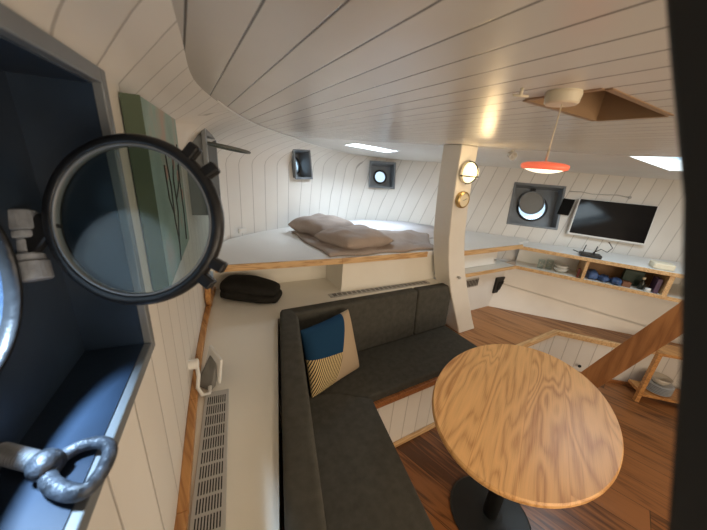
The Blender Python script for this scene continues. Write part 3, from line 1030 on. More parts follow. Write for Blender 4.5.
def blanket(name, outline_fn, mat, label, nx=40, ny=16):
    bm = bmesh.new()
    g = []
    for j in range(ny + 1):
        g.append([bm.verts.new(outline_fn(i / nx, j / ny)) for i in range(nx + 1)])
    for j in range(ny):
        for i in range(nx):
            bm.faces.new((g[j][i], g[j][i + 1], g[j + 1][i + 1], g[j + 1][i]))
    o = obj(name, bm, mat, smooth=True)
    s = o.modifiers.new('s', 'SOLIDIFY'); s.thickness = 0.014; s.offset = 1
    return tag(o, label, 'blanket')
def bl(u, v):
    # front-left (0.70,1.63) front-right (1.60,1.57), back-right (1.62,1.80), back-left (0.74,2.32)
    a, b, c, d = Vector((0.78, 1.62, 0)), Vector((1.66, 1.565, 0)), Vector((1.80, 1.84, 0)), Vector((0.74, 2.32, 0))
    p = a * (1 - u) * (1 - v) + b * u * (1 - v) + c * u * v + d * (1 - u) * v
    over = max(0.0, min(1.0, (p.x - 1.0) / 0.08)) * max(0.0, min(1.0, (p.y - (2.12 - 0.20 * p.x - 0.0)) / 0.10 + 0.9))
    e = min(u, 1 - u, v, 1 - v) * 6
    z = 1.102 + 0.045 * over + min(1, e) * (0.016 + 0.012 * math.sin(14 * u + 9 * v) * math.sin(16 * v - 7 * u) + 0.008 * math.sin(37 * u + 12 * v) * math.sin(9 * v + 3 * u))
    return (p.x + 0.012 * math.sin(9 * v), p.y + 0.014 * math.sin(17 * u), z)
blk = blanket('blanket', bl, M['linen'], 'taupe linen blanket crumpled on the bunk under the two pillows')
p1 = pillow('pillow', [(0.70, 2.32, 1.17), (0.88, 1.93, 1.17), (1.26, 2.12, 1.185), (1.06, 2.48, 1.175)], 0.15, M['linen'], wr=0.010, seed=2, pinch=0.03)
tag(p1, 'taupe bed pillow lying farther back on the bunk, partly behind the other', 'pillow')
p2 = pillow('pillow', [(0.78, 1.95, 1.165), (0.915, 1.635, 1.155), (1.34, 1.66, 1.165), (1.24, 2.0, 1.195)], 0.125, M['linen'], wr=0.011, seed=6, pinch=0.03)
tag(p2, 'taupe bed pillow nearest the front edge of the bunk', 'pillow')

# tiny socket on the left wall over the bunk
bm = bmesh.new(); obox(bm, (0.345, 2.262, 1.15), Vector((0.85, 0.5, 0)), Vector((-0.5, 0.85, 0)), (0, 0, 1), 0.07, 0.02, 0.035)
sk = obj('wall_socket', bm, M['white_plastic'], bevel=0.004)
tag(sk, 'small white socket on the wall just above the left end of the bunk', 'socket')

# ------------------------------------------------------------------ table
table = empty('dining_table', (1.22, 0.45, 0.0))
bm = bmesh.new()
th = math.atan2(0.272, 0.962)
n = 96
def ell(k, s=1.0):
    t = 2 * PI * k / n
    x, y = 0.533 * s * math.cos(t), 0.369 * s * math.sin(t)
    return (1.290 + x * math.cos(th) - y * math.sin(th) - 1.22, 0.508 + x * math.sin(th) + y * math.cos(th) - 0.45)
rings_ = []
for s, z in ((0.955, 0.668), (0.985, 0.676), (1.0, 0.688), (0.997, 0.697), (0.985, 0.7035)):
    rings_.append([bm.verts.new((*ell(k, s), z)) for k in range(n)])
for a, b in zip(rings_, rings_[1:]):
    for k in range(n):
        bm.faces.new((a[k], a[(k + 1) % n], b[(k + 1) % n], b[k]))
bm.faces.new(rings_[0][::-1]); bm.faces.new(rings_[-1])
obj('tabletop', bm, M['ash'], table)
M['pedestal'] = plain('black_pedestal', (0.02, 0.024, 0.026, 1), 0.38, 0.3, var=0.1)
bm = bmesh.new(); lathe(bm, (0, 0, 0), (0, 0, 1), [(0, 0), (0.200, 0), (0.200, 0.008), (0.19, 0.014), (0.06, 0.024), (0, 0.024)], 48)
obj('base_plate', bm, M['pedestal'], table, smooth=False)
bm = bmesh.new(); lathe(bm, (0, 0, 0), (0, 0, 1), [(0, 0.02), (0.036, 0.02), (0.036, 0.65), (0, 0.65)], 28)
obj('column', bm, M['pedestal'], table, smooth=True)
bm = bmesh.new(); box(bm, -0.16, 0.20, -0.03, 0.06, 0.65, 0.668); box(bm, -0.03, 0.06, -0.14, 0.18, 0.65, 0.668)
obj('top_bracket', bm, M['pedestal'], table)
tag(table, 'oval ash wood dining table on a black round pedestal foot', 'table')

# ------------------------------------------------------------------ stair stringer
bm = bmesh.new()
ys = [(0.797, 0.0), (0.663, 0.32), (0.387, 1.01), (0.045, 1.855)]
yb = [(0.650, 0.0), (0.533, 0.276), (0.306, 0.868), (-0.09, 1.855)]
t = 0.035
for (a, b) in ((0, 3),):
    x = 2.5
    q = [(ys[0], yb[0]), (ys[3], yb[3])]
    hexa(bm, [(x, ys[0][0], 0.0), (x, yb[0][0], 0.0), (x + t, yb[0][0], 0.0), (x + t, ys[0][0], 0.0)],
         [(x, ys[3][0], ys[3][1]), (x, yb[3][0], yb[3][1]), (x + t, yb[3][0], yb[3][1]), (x + t, ys[3][0], ys[3][1])])
st = obj('stair_stringer', bm, M['stringer'], bevel=0.004)
tag(st, 'sloping brown wooden stair stringer rising from the floor behind the table', 'stair stringer')

# ------------------------------------------------------------------ television
tvn = empty('television', (3.4, 1.2, 1.36))
TL, TR, BR, BL = Vector((3.267, 1.382, 1.534)), Vector((3.678, 0.926, 1.531)), Vector((3.574, 0.883, 1.185)), Vector((3.163, 1.344, 1.203))
out = (TR - TL).cross(BL - TL).normalized()
if out.x < 0: out = -out
bm = bmesh.new()
hexa(bm, [p for p in (BL, BR, TR, TL)], [p + out * 0.03 for p in (BL, BR, TR, TL)])
cas_ = unp(obj('casing', bm, M['white_plastic'], bevel=0.004), tvn)
ce = (TL + TR + BR + BL) / 4
ins = [BL.lerp(TR, 0.022) , BR.lerp(TL, 0.022), TR.lerp(BL, 0.016), TL.lerp(BR, 0.016)]
ins[0] += (TL - BL) * 0.02; ins[1] += (TR - BR) * 0.02
bm = bmesh.new()
hexa(bm, [p - out * 0.002 for p in ins], [p + out * 0.001 for p in ins])
obj('screen', bm, M['screen'], cas_)
bm = bmesh.new()
obox(bm, ce + out * 0.043, (TR - TL).normalized(), (TL - BL).normalized(), out, 0.16, 0.16, 0.026)
unp(obj('wall_bracket', bm, M['black']), tvn)
tag(tvn, 'flat television with white frame and black screen on the right wall', 'television')

# small black speaker panel between porthole and television
bm = bmesh.new()
q = [Vector(hp(3.115, 1.37, 0.025)), Vector(hp(3.180, 1.365, 0.025)), Vector(hp(3.200, 1.515, 0.025)), Vector(hp(3.135, 1.52, 0.025))]
hexa(bm, q, [p + Vector((0.70, 0.63, -0.21)) * 0.02 for p in q])
sp_ = obj('wall_speaker', bm, plain('speaker_cloth', (0.008, 0.008, 0.008, 1), 0.9, spec=0.1), bevel=0.004)
tag(sp_, 'small black box on the wall between the porthole and the television', 'speaker')

# cable along the top of the television
bm = bmesh.new()
cpts = [Vector(hp(3.16 + 0.065 * k, 1.585 + 0.008 * math.sin(k * 2.1), 0.010)) for k in range(6)]
tube(bm, cpts, 0.004, 6)
lathe(bm, cpts[5], (-0.74, -0.67, 0.2), [(0, 0), (0.012, 0), (0.012, 0.012), (0, 0.012)], 10)
cb = obj('wall_cable', bm, M['alu'], smooth=True)
tag(cb, 'thin cable stapled to the wall boards above the television', 'cable')

# ------------------------------------------------------------------ portholes
def porthole(name, key, depth, pane_r, cover=None):
    c, w, u, nrm_, W, Hh = ports[key]
    e = empty(name, c)
    e.rotation_euler = (0, 0, 0)
    tag(e, kind='structure')
    lip = {'left': 0.05, 'bow_one': 0.004}.get(key, 0.0)
    def box_liner(wd, hd, t, d, mat, nm, lip=0.0, lipd=0.0):
        bm = bmesh.new()
        for s in (1, -1):
            obox(bm, c + w * s * (wd / 2 - t / 2) + nrm_ * (d / 2 - lipd / 2), w, u, nrm_, t, hd, d + lipd)
            obox(bm, c + u * s * (hd / 2 - t / 2) + nrm_ * (d / 2 - lipd / 2), w, u, nrm_, wd - 2 * t, t, d + lipd)
        return bm
    unp(obj('box_liner', box_liner(W, Hh, 0.006, depth, None, '', 0.0, lip), M['blue_steel' if key == 'near' else 'grey_steel']), e)
    # casing in front
    bm = bmesh.new()
    cw = 0.020 if key != 'left' else 0.035
    for s in (1, -1):
        obox(bm, c + w * s * (W / 2 + cw / 2 - 0.004) - nrm_ * (0.003 + lip), w, u, nrm_, cw, Hh + 2 * cw - 0.008, 0.018)
        obox(bm, c + u * s * (Hh / 2 + cw / 2 - 0.004) - nrm_ * (0.003 + lip), w, u, nrm_, W - 0.008, cw, 0.018)
    unp(obj('casing', bm, M['grey_steel'], bevel=0.002), e)
    # hull plate with round hole
    bm = bmesh.new()
    pc = c + nrm_ * (depth - 0.012)
    if key == 'near':
        pc = pc - w * 0.010
    n = 48
    rin = [pc + (w * math.cos(2 * PI * k / n) + u * math.sin(2 * PI * k / n)) * pane_r for k in range(n)]
    c2 = c + nrm_ * (depth - 0.012)
    rout = []
    for k in range(n):
        a = 2 * PI * k / n
        ca, sa = math.cos(a), math.sin(a)
        f = 1 / max(abs(ca) / (W / 2), abs(sa) / (Hh / 2))
        rout.append(c2 + w * ca * f + u * sa * f)
    A = [bm.verts.new(p) for p in rin]; B = [bm.verts.new(p) for p in rout]
    A2 = [bm.verts.new(p + nrm_ * 0.012) for p in rin]; B2 = [bm.verts.new(p + nrm_ * 0.012) for p in rout]
    for k in range(n):
        j = (k + 1) % n
        bm.faces.new((A[k], A[j], B[j], B[k])); bm.faces.new((A2[k], B2[k], B2[j], A2[j])); bm.faces.new((A[k], A2[k], A2[j], A[j]))
    unp(obj('hull_plate', bm, M['blue_steel' if key == 'near' else 'grey_steel']), e)
    bm = bmesh.new(); ring(bm, pc - nrm_ * 0.006, nrm_, pane_r - 0.001, pane_r + (0.006 if key == 'near' else 0.018), 0.014)
    unp(obj('rim', bm, M['iron'], smooth=True), e)
    bm = bmesh.new(); lathe(bm, pc + nrm_ * 0.003, nrm_, [(0, 0), (pane_r, 0), (pane_r, 0.006), (0, 0.006)], 40)
    unp(obj('glass_pane', bm, M['glass']), e)
    return e, c, w, u, nrm_, pc
wn1 = porthole('window_1', 'near', 0.100, 0.105)
porthole('window_2', 'left', 0.09, 0.085)
w3 = porthole('window_3', 'bow_one', 0.14, 0.075)
w4 = porthole('window_4', 'bow_two', 0.12, 0.062)
wr_ = porthole('window_7', 'right', 0.13, 0.125)

# open cover of the near porthole
cv = empty('porthole_cover', (-0.062, 0.481, 1.602))
thn, tin, rr = -2.025, 0.267, 0.115
nn = Vector((math.cos(tin) * math.cos(thn), math.cos(tin) * math.sin(thn), math.sin(tin)))
aa = Vector((-math.sin(thn), math.cos(thn), 0)); bb = nn.cross(aa)
cc = Vector((-0.062, 0.481, 1.602))
bm = bmesh.new(); ring(bm, cc, nn, 0.1015, 0.1150, 0.016, 72)
unp(obj('ring', bm, M['iron'], smooth=True), cv)
bm = bmesh.new(); ring(bm, cc + nn * 0.003, nn, 0.0985, 0.1025, 0.009, 72)
unp(obj('gasket', bm, M['grey_steel'], smooth=True), cv)
bm = bmesh.new(); lathe(bm, cc - nn * 0.003, nn, [(0, 0), (0.1005, 0), (0.1005, 0.008), (0, 0.008)], 64)
unp(obj('glass_pane', bm, M['old_glass']), cv)
def on_ring(deg, r): 
    a = math.radians(deg)
    return cc + (aa * math.cos(a) + bb * math.sin(a)) * r
def lug(deg, parts, l=0.024, wd=0.016):
    bm = bmesh.new()
    for d in parts:
        p, q = on_ring(deg + d, 0.108), on_ring(deg + d, 0.108 + l)
        bar(bm, p, q, wd, 0.015, nn)
    unp(obj('dog_lug', bm, M['iron'], bevel=0.003), cv)
lug_dirs = [(46, (-8, 8)), (-33, (-6.5, 6.5))]
for dg, pt in lug_dirs:
    lug(dg, pt)
h0, h1 = Vector((-0.1955, 0.541, 1.606)), Vector((-0.1855, 0.503, 1.514))
hd_ = (h1 - h0).normalized()
bm = bmesh.new()
for z0, z1, r_ in ((0.0, 0.026, 0.020), (0.026, 0.036, 0.017), (0.036, 0.058, 0.009), (0.056, 0.066, 0.017), (0.066, 0.092, 0.020)):
    lathe(bm, h0, hd_, [(0, z0), (r_ - 0.002, z0), (r_, z0 + 0.002), (r_, z1 - 0.002), (r_ - 0.002, z1), (0, z1)], 24)
unp(obj('hinge', bm, plain('worn_grey_paint', (0.27, 0.30, 0.35, 1), 0.5, 0.1, var=0.3, scale=40, bump=0.4, bscale=120)), cv)
bm = bmesh.new()
bar(bm, on_ring(182, 0.108), (h0 + h1) / 2, 0.030, 0.012, nn)
unp(obj('hinge_arm', bm, M['iron'], bevel=0.003), cv)
tag(cv, 'round black iron porthole cover with thick glass, swung open at the left', 'porthole cover')

# swing bolt with eye nut on the sill
def W2(px): return px
sb = empty('swing_bolt', (-0.15, 0.34, 1.345))
sbp, sbq = Vector((-0.2114, 0.3848, 1.366)), Vector((-0.1680, 0.3510, 1.364))
axd = (sbq - sbp).normalized()
ln_ = (sbq - sbp).length
bm = bmesh.new()
prof_ = [(0, 0.0)]
k = 0.0
while k < ln_:
    prof_ += [(0.0086, k), (0.0106, k + 0.0012), (0.0106, k + 0.0020), (0.0086, k + 0.0032)]
    k += 0.0040
prof_ += [(0, k)]
lathe(bm, sbp, axd, prof_, 20)
unp(obj('threaded_rod', bm, plain('dull_zinc', (0.22, 0.24, 0.27, 1), 0.45, 0.3, var=0.2, scale=40), smooth=False), sb)
bm = bmesh.new()
lathe(bm, sbq - axd * 0.004, axd, [(0, 0), (0.013, 0), (0.015, 0.004), (0.0155, 0.012), (0.013, 0.020), (0, 0.022)], 20)
nut_ = unp(obj('nut', bm, M['bolt_iron'], smooth=True), sb)
loop_ = [(-0.1600, 0.3515), (-0.1500, 0.3615), (-0.1352, 0.3656), (-0.1171, 0.3590), (-0.1085, 0.3470), (-0.1075, 0.3330), (-0.1110, 0.3149), (-0.1180, 0.3000), (-0.1270, 0.2985), (-0.1400, 0.3080), (-0.1539, 0.3220), (-0.1610, 0.3340)]
bm = bmesh.new(); tube(bm, [(x, y, 1.358 + 0.06 * (x + 0.16)) for x, y in loop_], [0.0085, 0.0075, 0.007, 0.0075, 0.008, 0.008, 0.0075, 0.0085, 0.009, 0.009, 0.009, 0.0095], 14, closed=True)
obj('eye_loop', bm, M['bolt_iron'], nut_, smooth=True, sub=1)
tag(sb, 'threaded swing bolt with black D-shaped nut on the porthole sill', 'swing bolt')

# far left porthole cover seen edge-on
cl_, wl, ul, nl, _, _ = ports['left']
lc = empty('porthole_cover', cl_)
dcen = Vector((0.215, 1.75, 1.720))
rd = 0.118
axn = Vector((0.145, 0.03, 1.0)).normalized()
bm = bmesh.new(); lathe(bm, dcen - axn * 0.004, axn, [(0, 0), (rd * 0.9, 0), (rd * 0.9, 0.006), (0, 0.006)], 40)
unp(obj('glass_pane', bm, M['old_glass']), lc)
bm = bmesh.new(); ring(bm, dcen, axn, rd * 0.86, rd, 0.010)
unp(obj('ring', bm, M['cover_grey'], smooth=True), lc)
bm = bmesh.new(); bar(bm, dcen + Vector((-0.112, -0.01, 0.014)), Vector((0.045, 1.70, 1.73)), 0.03, 0.012)
unp(obj('hinge_arm', bm, M['iron'], bevel=0.003), lc)
tag(lc, 'small porthole cover swung up edge-on beside the painting', 'porthole cover')

# deadlight disc in the right-hand porthole
c_, w_, u_, n_, _, _ = ports['right']
dl = empty('deadlight', c_)
dc = c_ + n_ * 0.085 + u_ * 0.045 - w_ * 0.02
bm = bmesh.new(); lathe(bm, dc, n_, [(0, 0), (0.115, 0), (0.115, 0.01), (0, 0.01)], 40)
unp(obj('disc', bm, plain('dull_grey_disc', (0.24, 0.24, 0.23, 1), 0.5)), dl)
bm = bmesh.new(); ring(bm, dc, n_, 0.108, 0.119, 0.016)
unp(obj('ring', bm, M['grey_steel'], smooth=True), dl)
bm = bmesh.new(); bar(bm, dc + u_ * 0.112, dc + u_ * 0.145, 0.03, 0.012, n_)
unp(obj('hinge_arm', bm, M['iron']), dl)
tag(dl, 'round grey deadlight hanging in the square right-hand porthole box', 'deadlight')

# ------------------------------------------------------------------ painting on the left wall
pt_ = empty('canvas_painting', (-0.05, 0.98, 1.40))
PA, PB = Vector((-0.084, 0.715, 0)), Vector((-0.034, 1.165, 0))
pd = (PB - PA).normalized(); pn = Vector((pd.y, -pd.x, 0))
def painting_mat():
    m, N, L, b = base_mat('painted_canvas', (0.4, 0.5, 0.42, 1), 0.7)
    tc = N.new('ShaderNodeTexCoord')
    nz = N.new('ShaderNodeTexNoise'); nz.inputs['Scale'].default_value = 7; nz.inputs['Detail'].default_value = 6
    L.new(tc.outputs['Object'], nz.inputs['Vector'])
    r = ramp(N, L, nz.outputs['Fac'], [(0.30, srgb(126, 152, 146)), (0.52, srgb(150, 174, 168)), (0.70, srgb(178, 160, 148))])
    L.new(r.outputs['Color'], b.inputs['Base Color'])
    return m
bm = bmesh.new()
Z0, Z1 = 1.395, 1.785
hexa(bm, [PA + Vector((0, 0, Z0)), PB + Vector((0, 0, Z0)), PB + pn * 0.03 + Vector((0, 0, Z0)), PA + pn * 0.03 + Vector((0, 0, Z0))],
     [PA + Vector((0, 0, Z1)), PB + Vector((0, 0, Z1)), PB + pn * 0.03 + Vector((0, 0, Z1)), PA + pn * 0.03 + Vector((0, 0, Z1))])
unp(obj('canvas', bm, painting_mat(), bevel=0.002), pt_)
bm = bmesh.new()
hexa(bm, [p + Vector((0, 0, Z0)) for p in (PA - pd * 0.002, PA - pd * 0.0005, PA - pd * 0.0005 + pn * 0.031, PA - pd * 0.002 + pn * 0.031)], [p + Vector((0, 0, Z1)) for p in (PA - pd * 0.002, PA - pd * 0.0005, PA - pd * 0.0005 + pn * 0.031, PA - pd * 0.002 + pn * 0.031)])
unp(obj('canvas_edge', bm, plain('dark_green_edge', srgb(84, 98, 80), 0.7)), pt_)
bm = bmesh.new()
def pp(s, z): return PA + pd * s + pn * 0.0315 + Vector((0, 0, z))
for br in ([(0.20, 1.40), (0.215, 1.45), (0.19, 1.52), (0.20, 1.60), (0.17, 1.70)], [(0.21, 1.45), (0.26, 1.53), (0.25, 1.62), (0.31, 1.70)], [(0.195, 1.53), (0.15, 1.58), (0.14, 1.66)], [(0.255, 1.56), (0.33, 1.59), (0.37, 1.65)], [(0.36, 1.42), (0.38, 1.50), (0.37, 1.6), (0.40, 1.71)]):
    tube(bm, [pp(s, z) for s, z in br], 0.0016, 5)
unp(obj('painted_branches', bm, plain('branch_ink', (0.06, 0.06, 0.06, 1), 0.8)), pt_)
bm = bmesh.new()
for s, z in ((0.29, 1.66), (0.35, 1.62), (0.16, 1.64), (0.40, 1.68), (0.24, 1.69), (0.40, 1.56)):
    lathe(bm, pp(s, z) - pn * 0.001, pn, [(0, 0), (0.018, 0), (0.018, 0.0008), (0, 0.0008)], 10)
unp(obj('painted_blossoms', bm, plain('blossom_paint', srgb(186, 150, 138), 0.8)), pt_)
tag(pt_, 'pale green canvas with thin branches hanging on the left wall', 'painting')

# ------------------------------------------------------------------ lamps
bl_ = empty('bulkhead_lamp', (1.61, 1.37, 1.69))
lc_ = Vector((1.612, 1.368, 1.690))
bm = bmesh.new(); lathe(bm, lc_, (0, -1, 0), [(0, 0), (0.066, 0), (0.066, 0.016), (0.058, 0.022), (0, 0.022)], 36)
unp(obj('back_plate', bm, M['ivory']), bl_)
bm = bmesh.new(); lathe(bm, lc_, (0, -1, 0), [(0.052, 0.018), (0.055, 0.035), (0.050, 0.055), (0.036, 0.073), (0.018, 0.082), (0, 0.084)], 32)
for v in bm.verts: v.co.z = lc_.z + (v.co.z - lc_.z) * 1.18
unp(obj('glass_globe', bm, M['bulb'], smooth=True), bl_)
bm = bmesh.new()
for a in range(1):
    arc = []
    for k in range(13):
        t = PI * k / 12
        arc.append(lc_ + Vector((0, -0.012 - 0.082 * math.sin(t), 0.070 * math.cos(t))))
    tube(bm, arc, 0.0042, 6)
arc = []
for k in range(13):
    t = PI * k / 12
    arc.append(lc_ + Vector((0.060 * math.cos(t), -0.012 - 0.078 * math.sin(t), -0.022)))
tube(bm, arc, 0.0042, 6)
unp(obj('guard', bm, M['black'], smooth=True), bl_)
tag(bl_, 'lit oval bulkhead lamp with wire guard near the top of the post', 'lamp')
lamp('bulkhead_lamp_light', 'POINT', (1.605, 1.27, 1.69), 1.5, (1.0, 0.70, 0.36), 0.05)

ck = empty('wall_gauge', (1.615, 1.37, 1.52))
bm = bmesh.new(); lathe(bm, (1.615, 1.37, 1.515), (0, -1, 0), [(0, 0), (0.052, 0), (0.056, 0.012), (0.054, 0.03), (0.046, 0.036), (0.046, 0.028), (0, 0.028)], 36)
unp(obj('case', bm, M['brass'], smooth=False), ck)
bm = bmesh.new(); lathe(bm, (1.615, 1.3415, 1.515), (0, -1, 0), [(0, 0), (0.045, 0), (0.045, 0.001), (0, 0.001)], 32)
dial_ = unp(obj('dial', bm, M['ivory']), ck)
bm = bmesh.new()
bar(bm, (1.615, 1.339, 1.515), (1.640, 1.339, 1.525), 0.003, 0.002); bar(bm, (1.615, 1.339, 1.515), (1.603, 1.339, 1.513), 0.003, 0.002)
obj('needle', bm, M['black'], dial_)
tag(ck, 'round brass gauge below the lit lamp on the post', 'gauge')

pl = empty('pendant_lamp', (0.665, 0.372, 1.855))
bm = bmesh.new()
lathe(bm, (0.648, 0.357, 1.855), (0, 0, -1), [(0, 0), (0.030, 0), (0.031, 0.004), (0.029, 0.019), (0.026, 0.022), (0, 0.022)], 40)
unp(obj('ceiling_rose', bm, M['ivory']), pl)
bm = bmesh.new(); tube(bm, [(0.643, 0.352, 1.835), (0.643, 0.352, 1.727)], 0.0013, 8)
tube(bm, [(0.643, 0.352, 1.752), (0.643, 0.352, 1.728)], 0.0022, 8)
unp(obj('rod', bm, M['ivory'], smooth=True), pl)
k_ = 0.74
bm = bmesh.new(); lathe(bm, (0.643, 0.352, 1.721), (0, 0, 1), [(a * k_, b * k_) for a, b in [(0.048, -0.010), (0.056, -0.008), (0.0585, -0.001), (0.057, 0.004), (0.045, 0.008), (0.012, 0.011), (0, 0.012)]], 48)
unp(obj('lamp_shade', bm, M['orange'], smooth=True), pl)
bm = bmesh.new(); lathe(bm, (0.643, 0.352, 1.721), (0, 0, 1), [(a * k_, b * k_) for a, b in [(0, -0.019), (0.018, -0.018), (0.036, -0.014), (0.049, -0.009)]], 48)
unp(obj('diffuser', bm, M['diffuser'], smooth=True), pl)
tag(pl, 'small orange disc pendant lamp on a thin rod below the ceiling', 'pendant lamp')
lamp('pendant_lamp_light', 'AREA', (0.643, 0.352, 1.70), 1.6, (1.0, 0.78, 0.52), 0.05, None, (0.643, 0.353, 1.0))
bm = bmesh.new(); tube(bm, [(0.575, 0.395, 1.855), (0.575, 0.395, 1.843)], 0.003, 8); tube(bm, [(0.562, 0.402, 1.842), (0.588, 0.388, 1.842)], 0.0022, 8)
hk = obj('ceiling_hook', bm, M['ivory'], smooth=True)
tag(hk, 'tiny ceiling hook left of the pendant lamp base', 'hook')
bm = bmesh.new(); bx = Vector((1.95, 1.30, 1.850))
tube(bm, [bx, bx + Vector((0, 0, -0.03))], 0.012, 12)
lathe(bm, bx + Vector((0, 0, -0.03)), (-0.4, -0.9, -0.3), [(0, -0.03), (0.018, -0.03), (0.026, 0.02), (0.022, 0.02), (0, 0.0)], 20)
sl_ = obj('ceiling_spotlight', bm, M['alu'], smooth=False)
tag(sl_, 'small grey ceiling spotlight left of the orange pendant', 'spotlight')

# ------------------------------------------------------------------ things on the shelves
def lathe_obj(name, c, prof, mat, parent=None, n=24, axis=(0, 0, 1), smooth=True):
    bm = bmesh.new(); lathe(bm, c, axis, prof, n)
    return obj(name, bm, mat, parent, smooth=smooth)
def fpz(t, off, z): return Vector(fp(t, off, z))
# router with antennas on the top board
rt = empty('wifi_router', fpz(0.53, 0.10, 1.075))
r0 = fpz(0.53, 0.10, 1.075)
bm = bmesh.new(); obox(bm, r0 + Vector((0, 0, 0.014)), FD, FN, (0, 0, 1), 0.15, 0.10, 0.028)
unp(obj('body', bm, M['black'], bevel=0.006), rt)
for s in (-0.05, 0.03):
    bm = bmesh.new(); tube(bm, [r0 + FD * s + FN * 0.04 + Vector((0, 0, 0.02)), r0 + FD * (s + 0.01) + FN * 0.045 + Vector((0, 0, 0.09))], 0.004, 8)
    unp(obj('antenna', bm, M['black'], smooth=True), rt)
bm = bmesh.new(); tube(bm, [r0 + FD * -0.07 + FN * 0.0 + Vector((0, 0, 0.02)), r0 + FD * -0.11 + Vector((0, 0, 0.03)), r0 + FD * -0.13 + Vector((0, 0, 0.035))], 0.004, 6)
unp(obj('cable', bm, M['black'], smooth=True), rt)
bm = bmesh.new(); tube(bm, [r0 + FD * 0.02 + FN * 0.03 + Vector((0, 0, 0.03)), r0 + FD * 0.07 + FN * 0.05 + Vector((0, 0, 0.07)), r0 + FD * 0.12 + FN * 0.06 + Vector((0, 0, 0.05)), r0 + FD * 0.15 + FN * 0.08 + Vector((0, 0, 0.09)), r0 + FD * 0.12 + FN * 0.12 + Vector((0, 0, 0.13))], 0.0035, 6)
unp(obj('cable', bm, M['black'], smooth=True), rt)
tag(rt, 'black router with antennas and cables on the shelf below the television', 'router')
# cream package
bm = bmesh.new(); obox(bm, fpz(1.0, 0.12, 1.075 + 0.025), FD, FN, (0, 0, 1), 0.13, 0.11, 0.05)
o = obj('cream_packet', bm, plain('cream_paper', (0.75, 0.68, 0.52, 1), 0.7), bevel=0.012, seg=3)
tag(o, 'cream packet lying at the right end of the shelf top', 'packet')
# left niche: two glasses and a bowl
def tumbler(t, off, h, r, lab, grp=None):
    p = fpz(t, off, 0.885)
    o = lathe_obj('drinking_glass', p, [(0, 0.001), (r * 0.85, 0.001), (r, h), (r * 0.93, h), (r * 0.8, 0.006), (0, 0.006)], M['glass'])
    o.location = (0, 0, 0)
    return tag(o, lab, 'glass', grp)
tumbler(0.20, 0.10, 0.085, 0.028, 'leftmost clear drinking glass in the left shelf niche')
tumbler(0.27, 0.13, 0.095, 0.030, 'taller clear glass between the short glass and the glass bowl')
def bowl(name, p, r, h, mat):
    return lathe_obj(name, p, [(0, 0.001), (r * 0.45, 0.001), (r * 0.5, 0.004), (r * 0.85, h * 0.5), (r, h), (r * 0.96, h), (r * 0.8, h * 0.5), (r * 0.45, 0.008), (0, 0.008)], mat)
cg = plain('pale_glassware', (0.62, 0.62, 0.58, 1), 0.15)
tag(bowl('bowl', fpz(0.36, 0.11, 0.885), 0.062, 0.045, cg), 'pale bowl at the bottom of the stack in the left niche', 'bowl')
tag(bowl('bowl', fpz(0.36, 0.11, 0.900), 0.056, 0.055, cg), 'smaller pale bowl nested on top of the stack in the left niche', 'bowl')
bm = bmesh.new(); obox(bm, fpz(0.485, 0.05, 0.885 + 0.04), FD, FN, (0, 0, 1), 0.014, 0.04, 0.08)
tag(obj('red_box', bm, plain('dark_red', (0.16, 0.025, 0.02, 1), 0.5), bevel=0.003), 'small dark red box leaning beside the shelf divider', 'box')
# right niche
blue = plain('blue_wrap', (0.045, 0.09, 0.22, 1), 0.45, var=0.7, scale=18)
def lump(name, t, off, sx, sy, sz, mat, lab, cat, seed):
    rnd = random.Random(seed)
    bm = bmesh.new()
    bmesh.ops.create_icosphere(bm, subdivisions=3, radius=1.0)
    c = fpz(t, off, 0.885)
    for v in bm.verts:
        d = v.co.copy()
        k = 1 + 0.13 * math.sin(6 * d.x + seed) * math.sin(5 * d.y + 2 * seed) + 0.08 * math.sin(11 * d.z + 7 * d.x)
        z = max(-0.8, d.z * k)
        v.co = c + FD * d.x * k * sx + FN * d.y * k * sy + Vector((0, 0, (z + 0.8) / 1.8 * sz))
    return tag(obj(name, bm, mat, smooth=True), lab, cat)
lump('snack_bag', 0.59, 0.10, 0.045, 0.06, 0.085, blue, 'crumpled blue bag next to the shelf divider in the right niche', 'bag', 1)
lump('snack_bag', 0.675, 0.09, 0.042, 0.05, 0.060, blue, 'middle crumpled blue bag of the three in the right niche', 'bag', 3)
lump('snack_bag', 0.755, 0.07, 0.040, 0.05, 0.060, blue, 'blue bag beside the brown box in the right niche', 'bag', 5)
bm = bmesh.new(); obox(bm, fpz(0.82, 0.07, 0.885 + 0.022), FD, FN, (0, 0, 1), 0.055, 0.06, 0.044)
tag(obj('small_box', bm, plain('brown_card', (0.20, 0.085, 0.045, 1), 0.7), bevel=0.003), 'small reddish brown box in front of the dark green box', 'box')
bm = bmesh.new(); obox(bm, fpz(0.87, 0.16, 0.885 + 0.065), FD, FN, (0, 0, 1), 0.13, 0.05, 0.13)
tag(obj('green_box', bm, plain('dark_green', (0.012, 0.035, 0.022, 1), 0.5), bevel=0.003), 'large dark green box at the back of the right niche', 'box')
btl = empty('bottle', fpz(0.92, 0.08, 0.885))
lathe_obj('body', fpz(0.92, 0.08, 0.885), [(0, 0), (0.020, 0), (0.021, 0.055), (0.008, 0.075), (0.008, 0.085), (0, 0.085)], plain('dark_bottle', (0.02, 0.025, 0.02, 1), 0.2), None)
unp([o for o in C.objects if o.name.startswith('body')][-1], btl)
unp(lathe_obj('cap', fpz(0.92, 0.08, 0.885 + 0.085), [(0, 0), (0.011, 0), (0.011, 0.018), (0, 0.018)], M['ivory']), btl)
tag(btl, 'dark bottle with cream cap in the right shelf niche', 'bottle')
unp_ = lathe_obj('jar', fpz(0.955, 0.04, 0.885), [(0, 0), (0.018, 0), (0.018, 0.03), (0, 0.03)], M['white_plastic'])
tag(unp_, 'tiny white jar at the front right of the niche', 'jar')
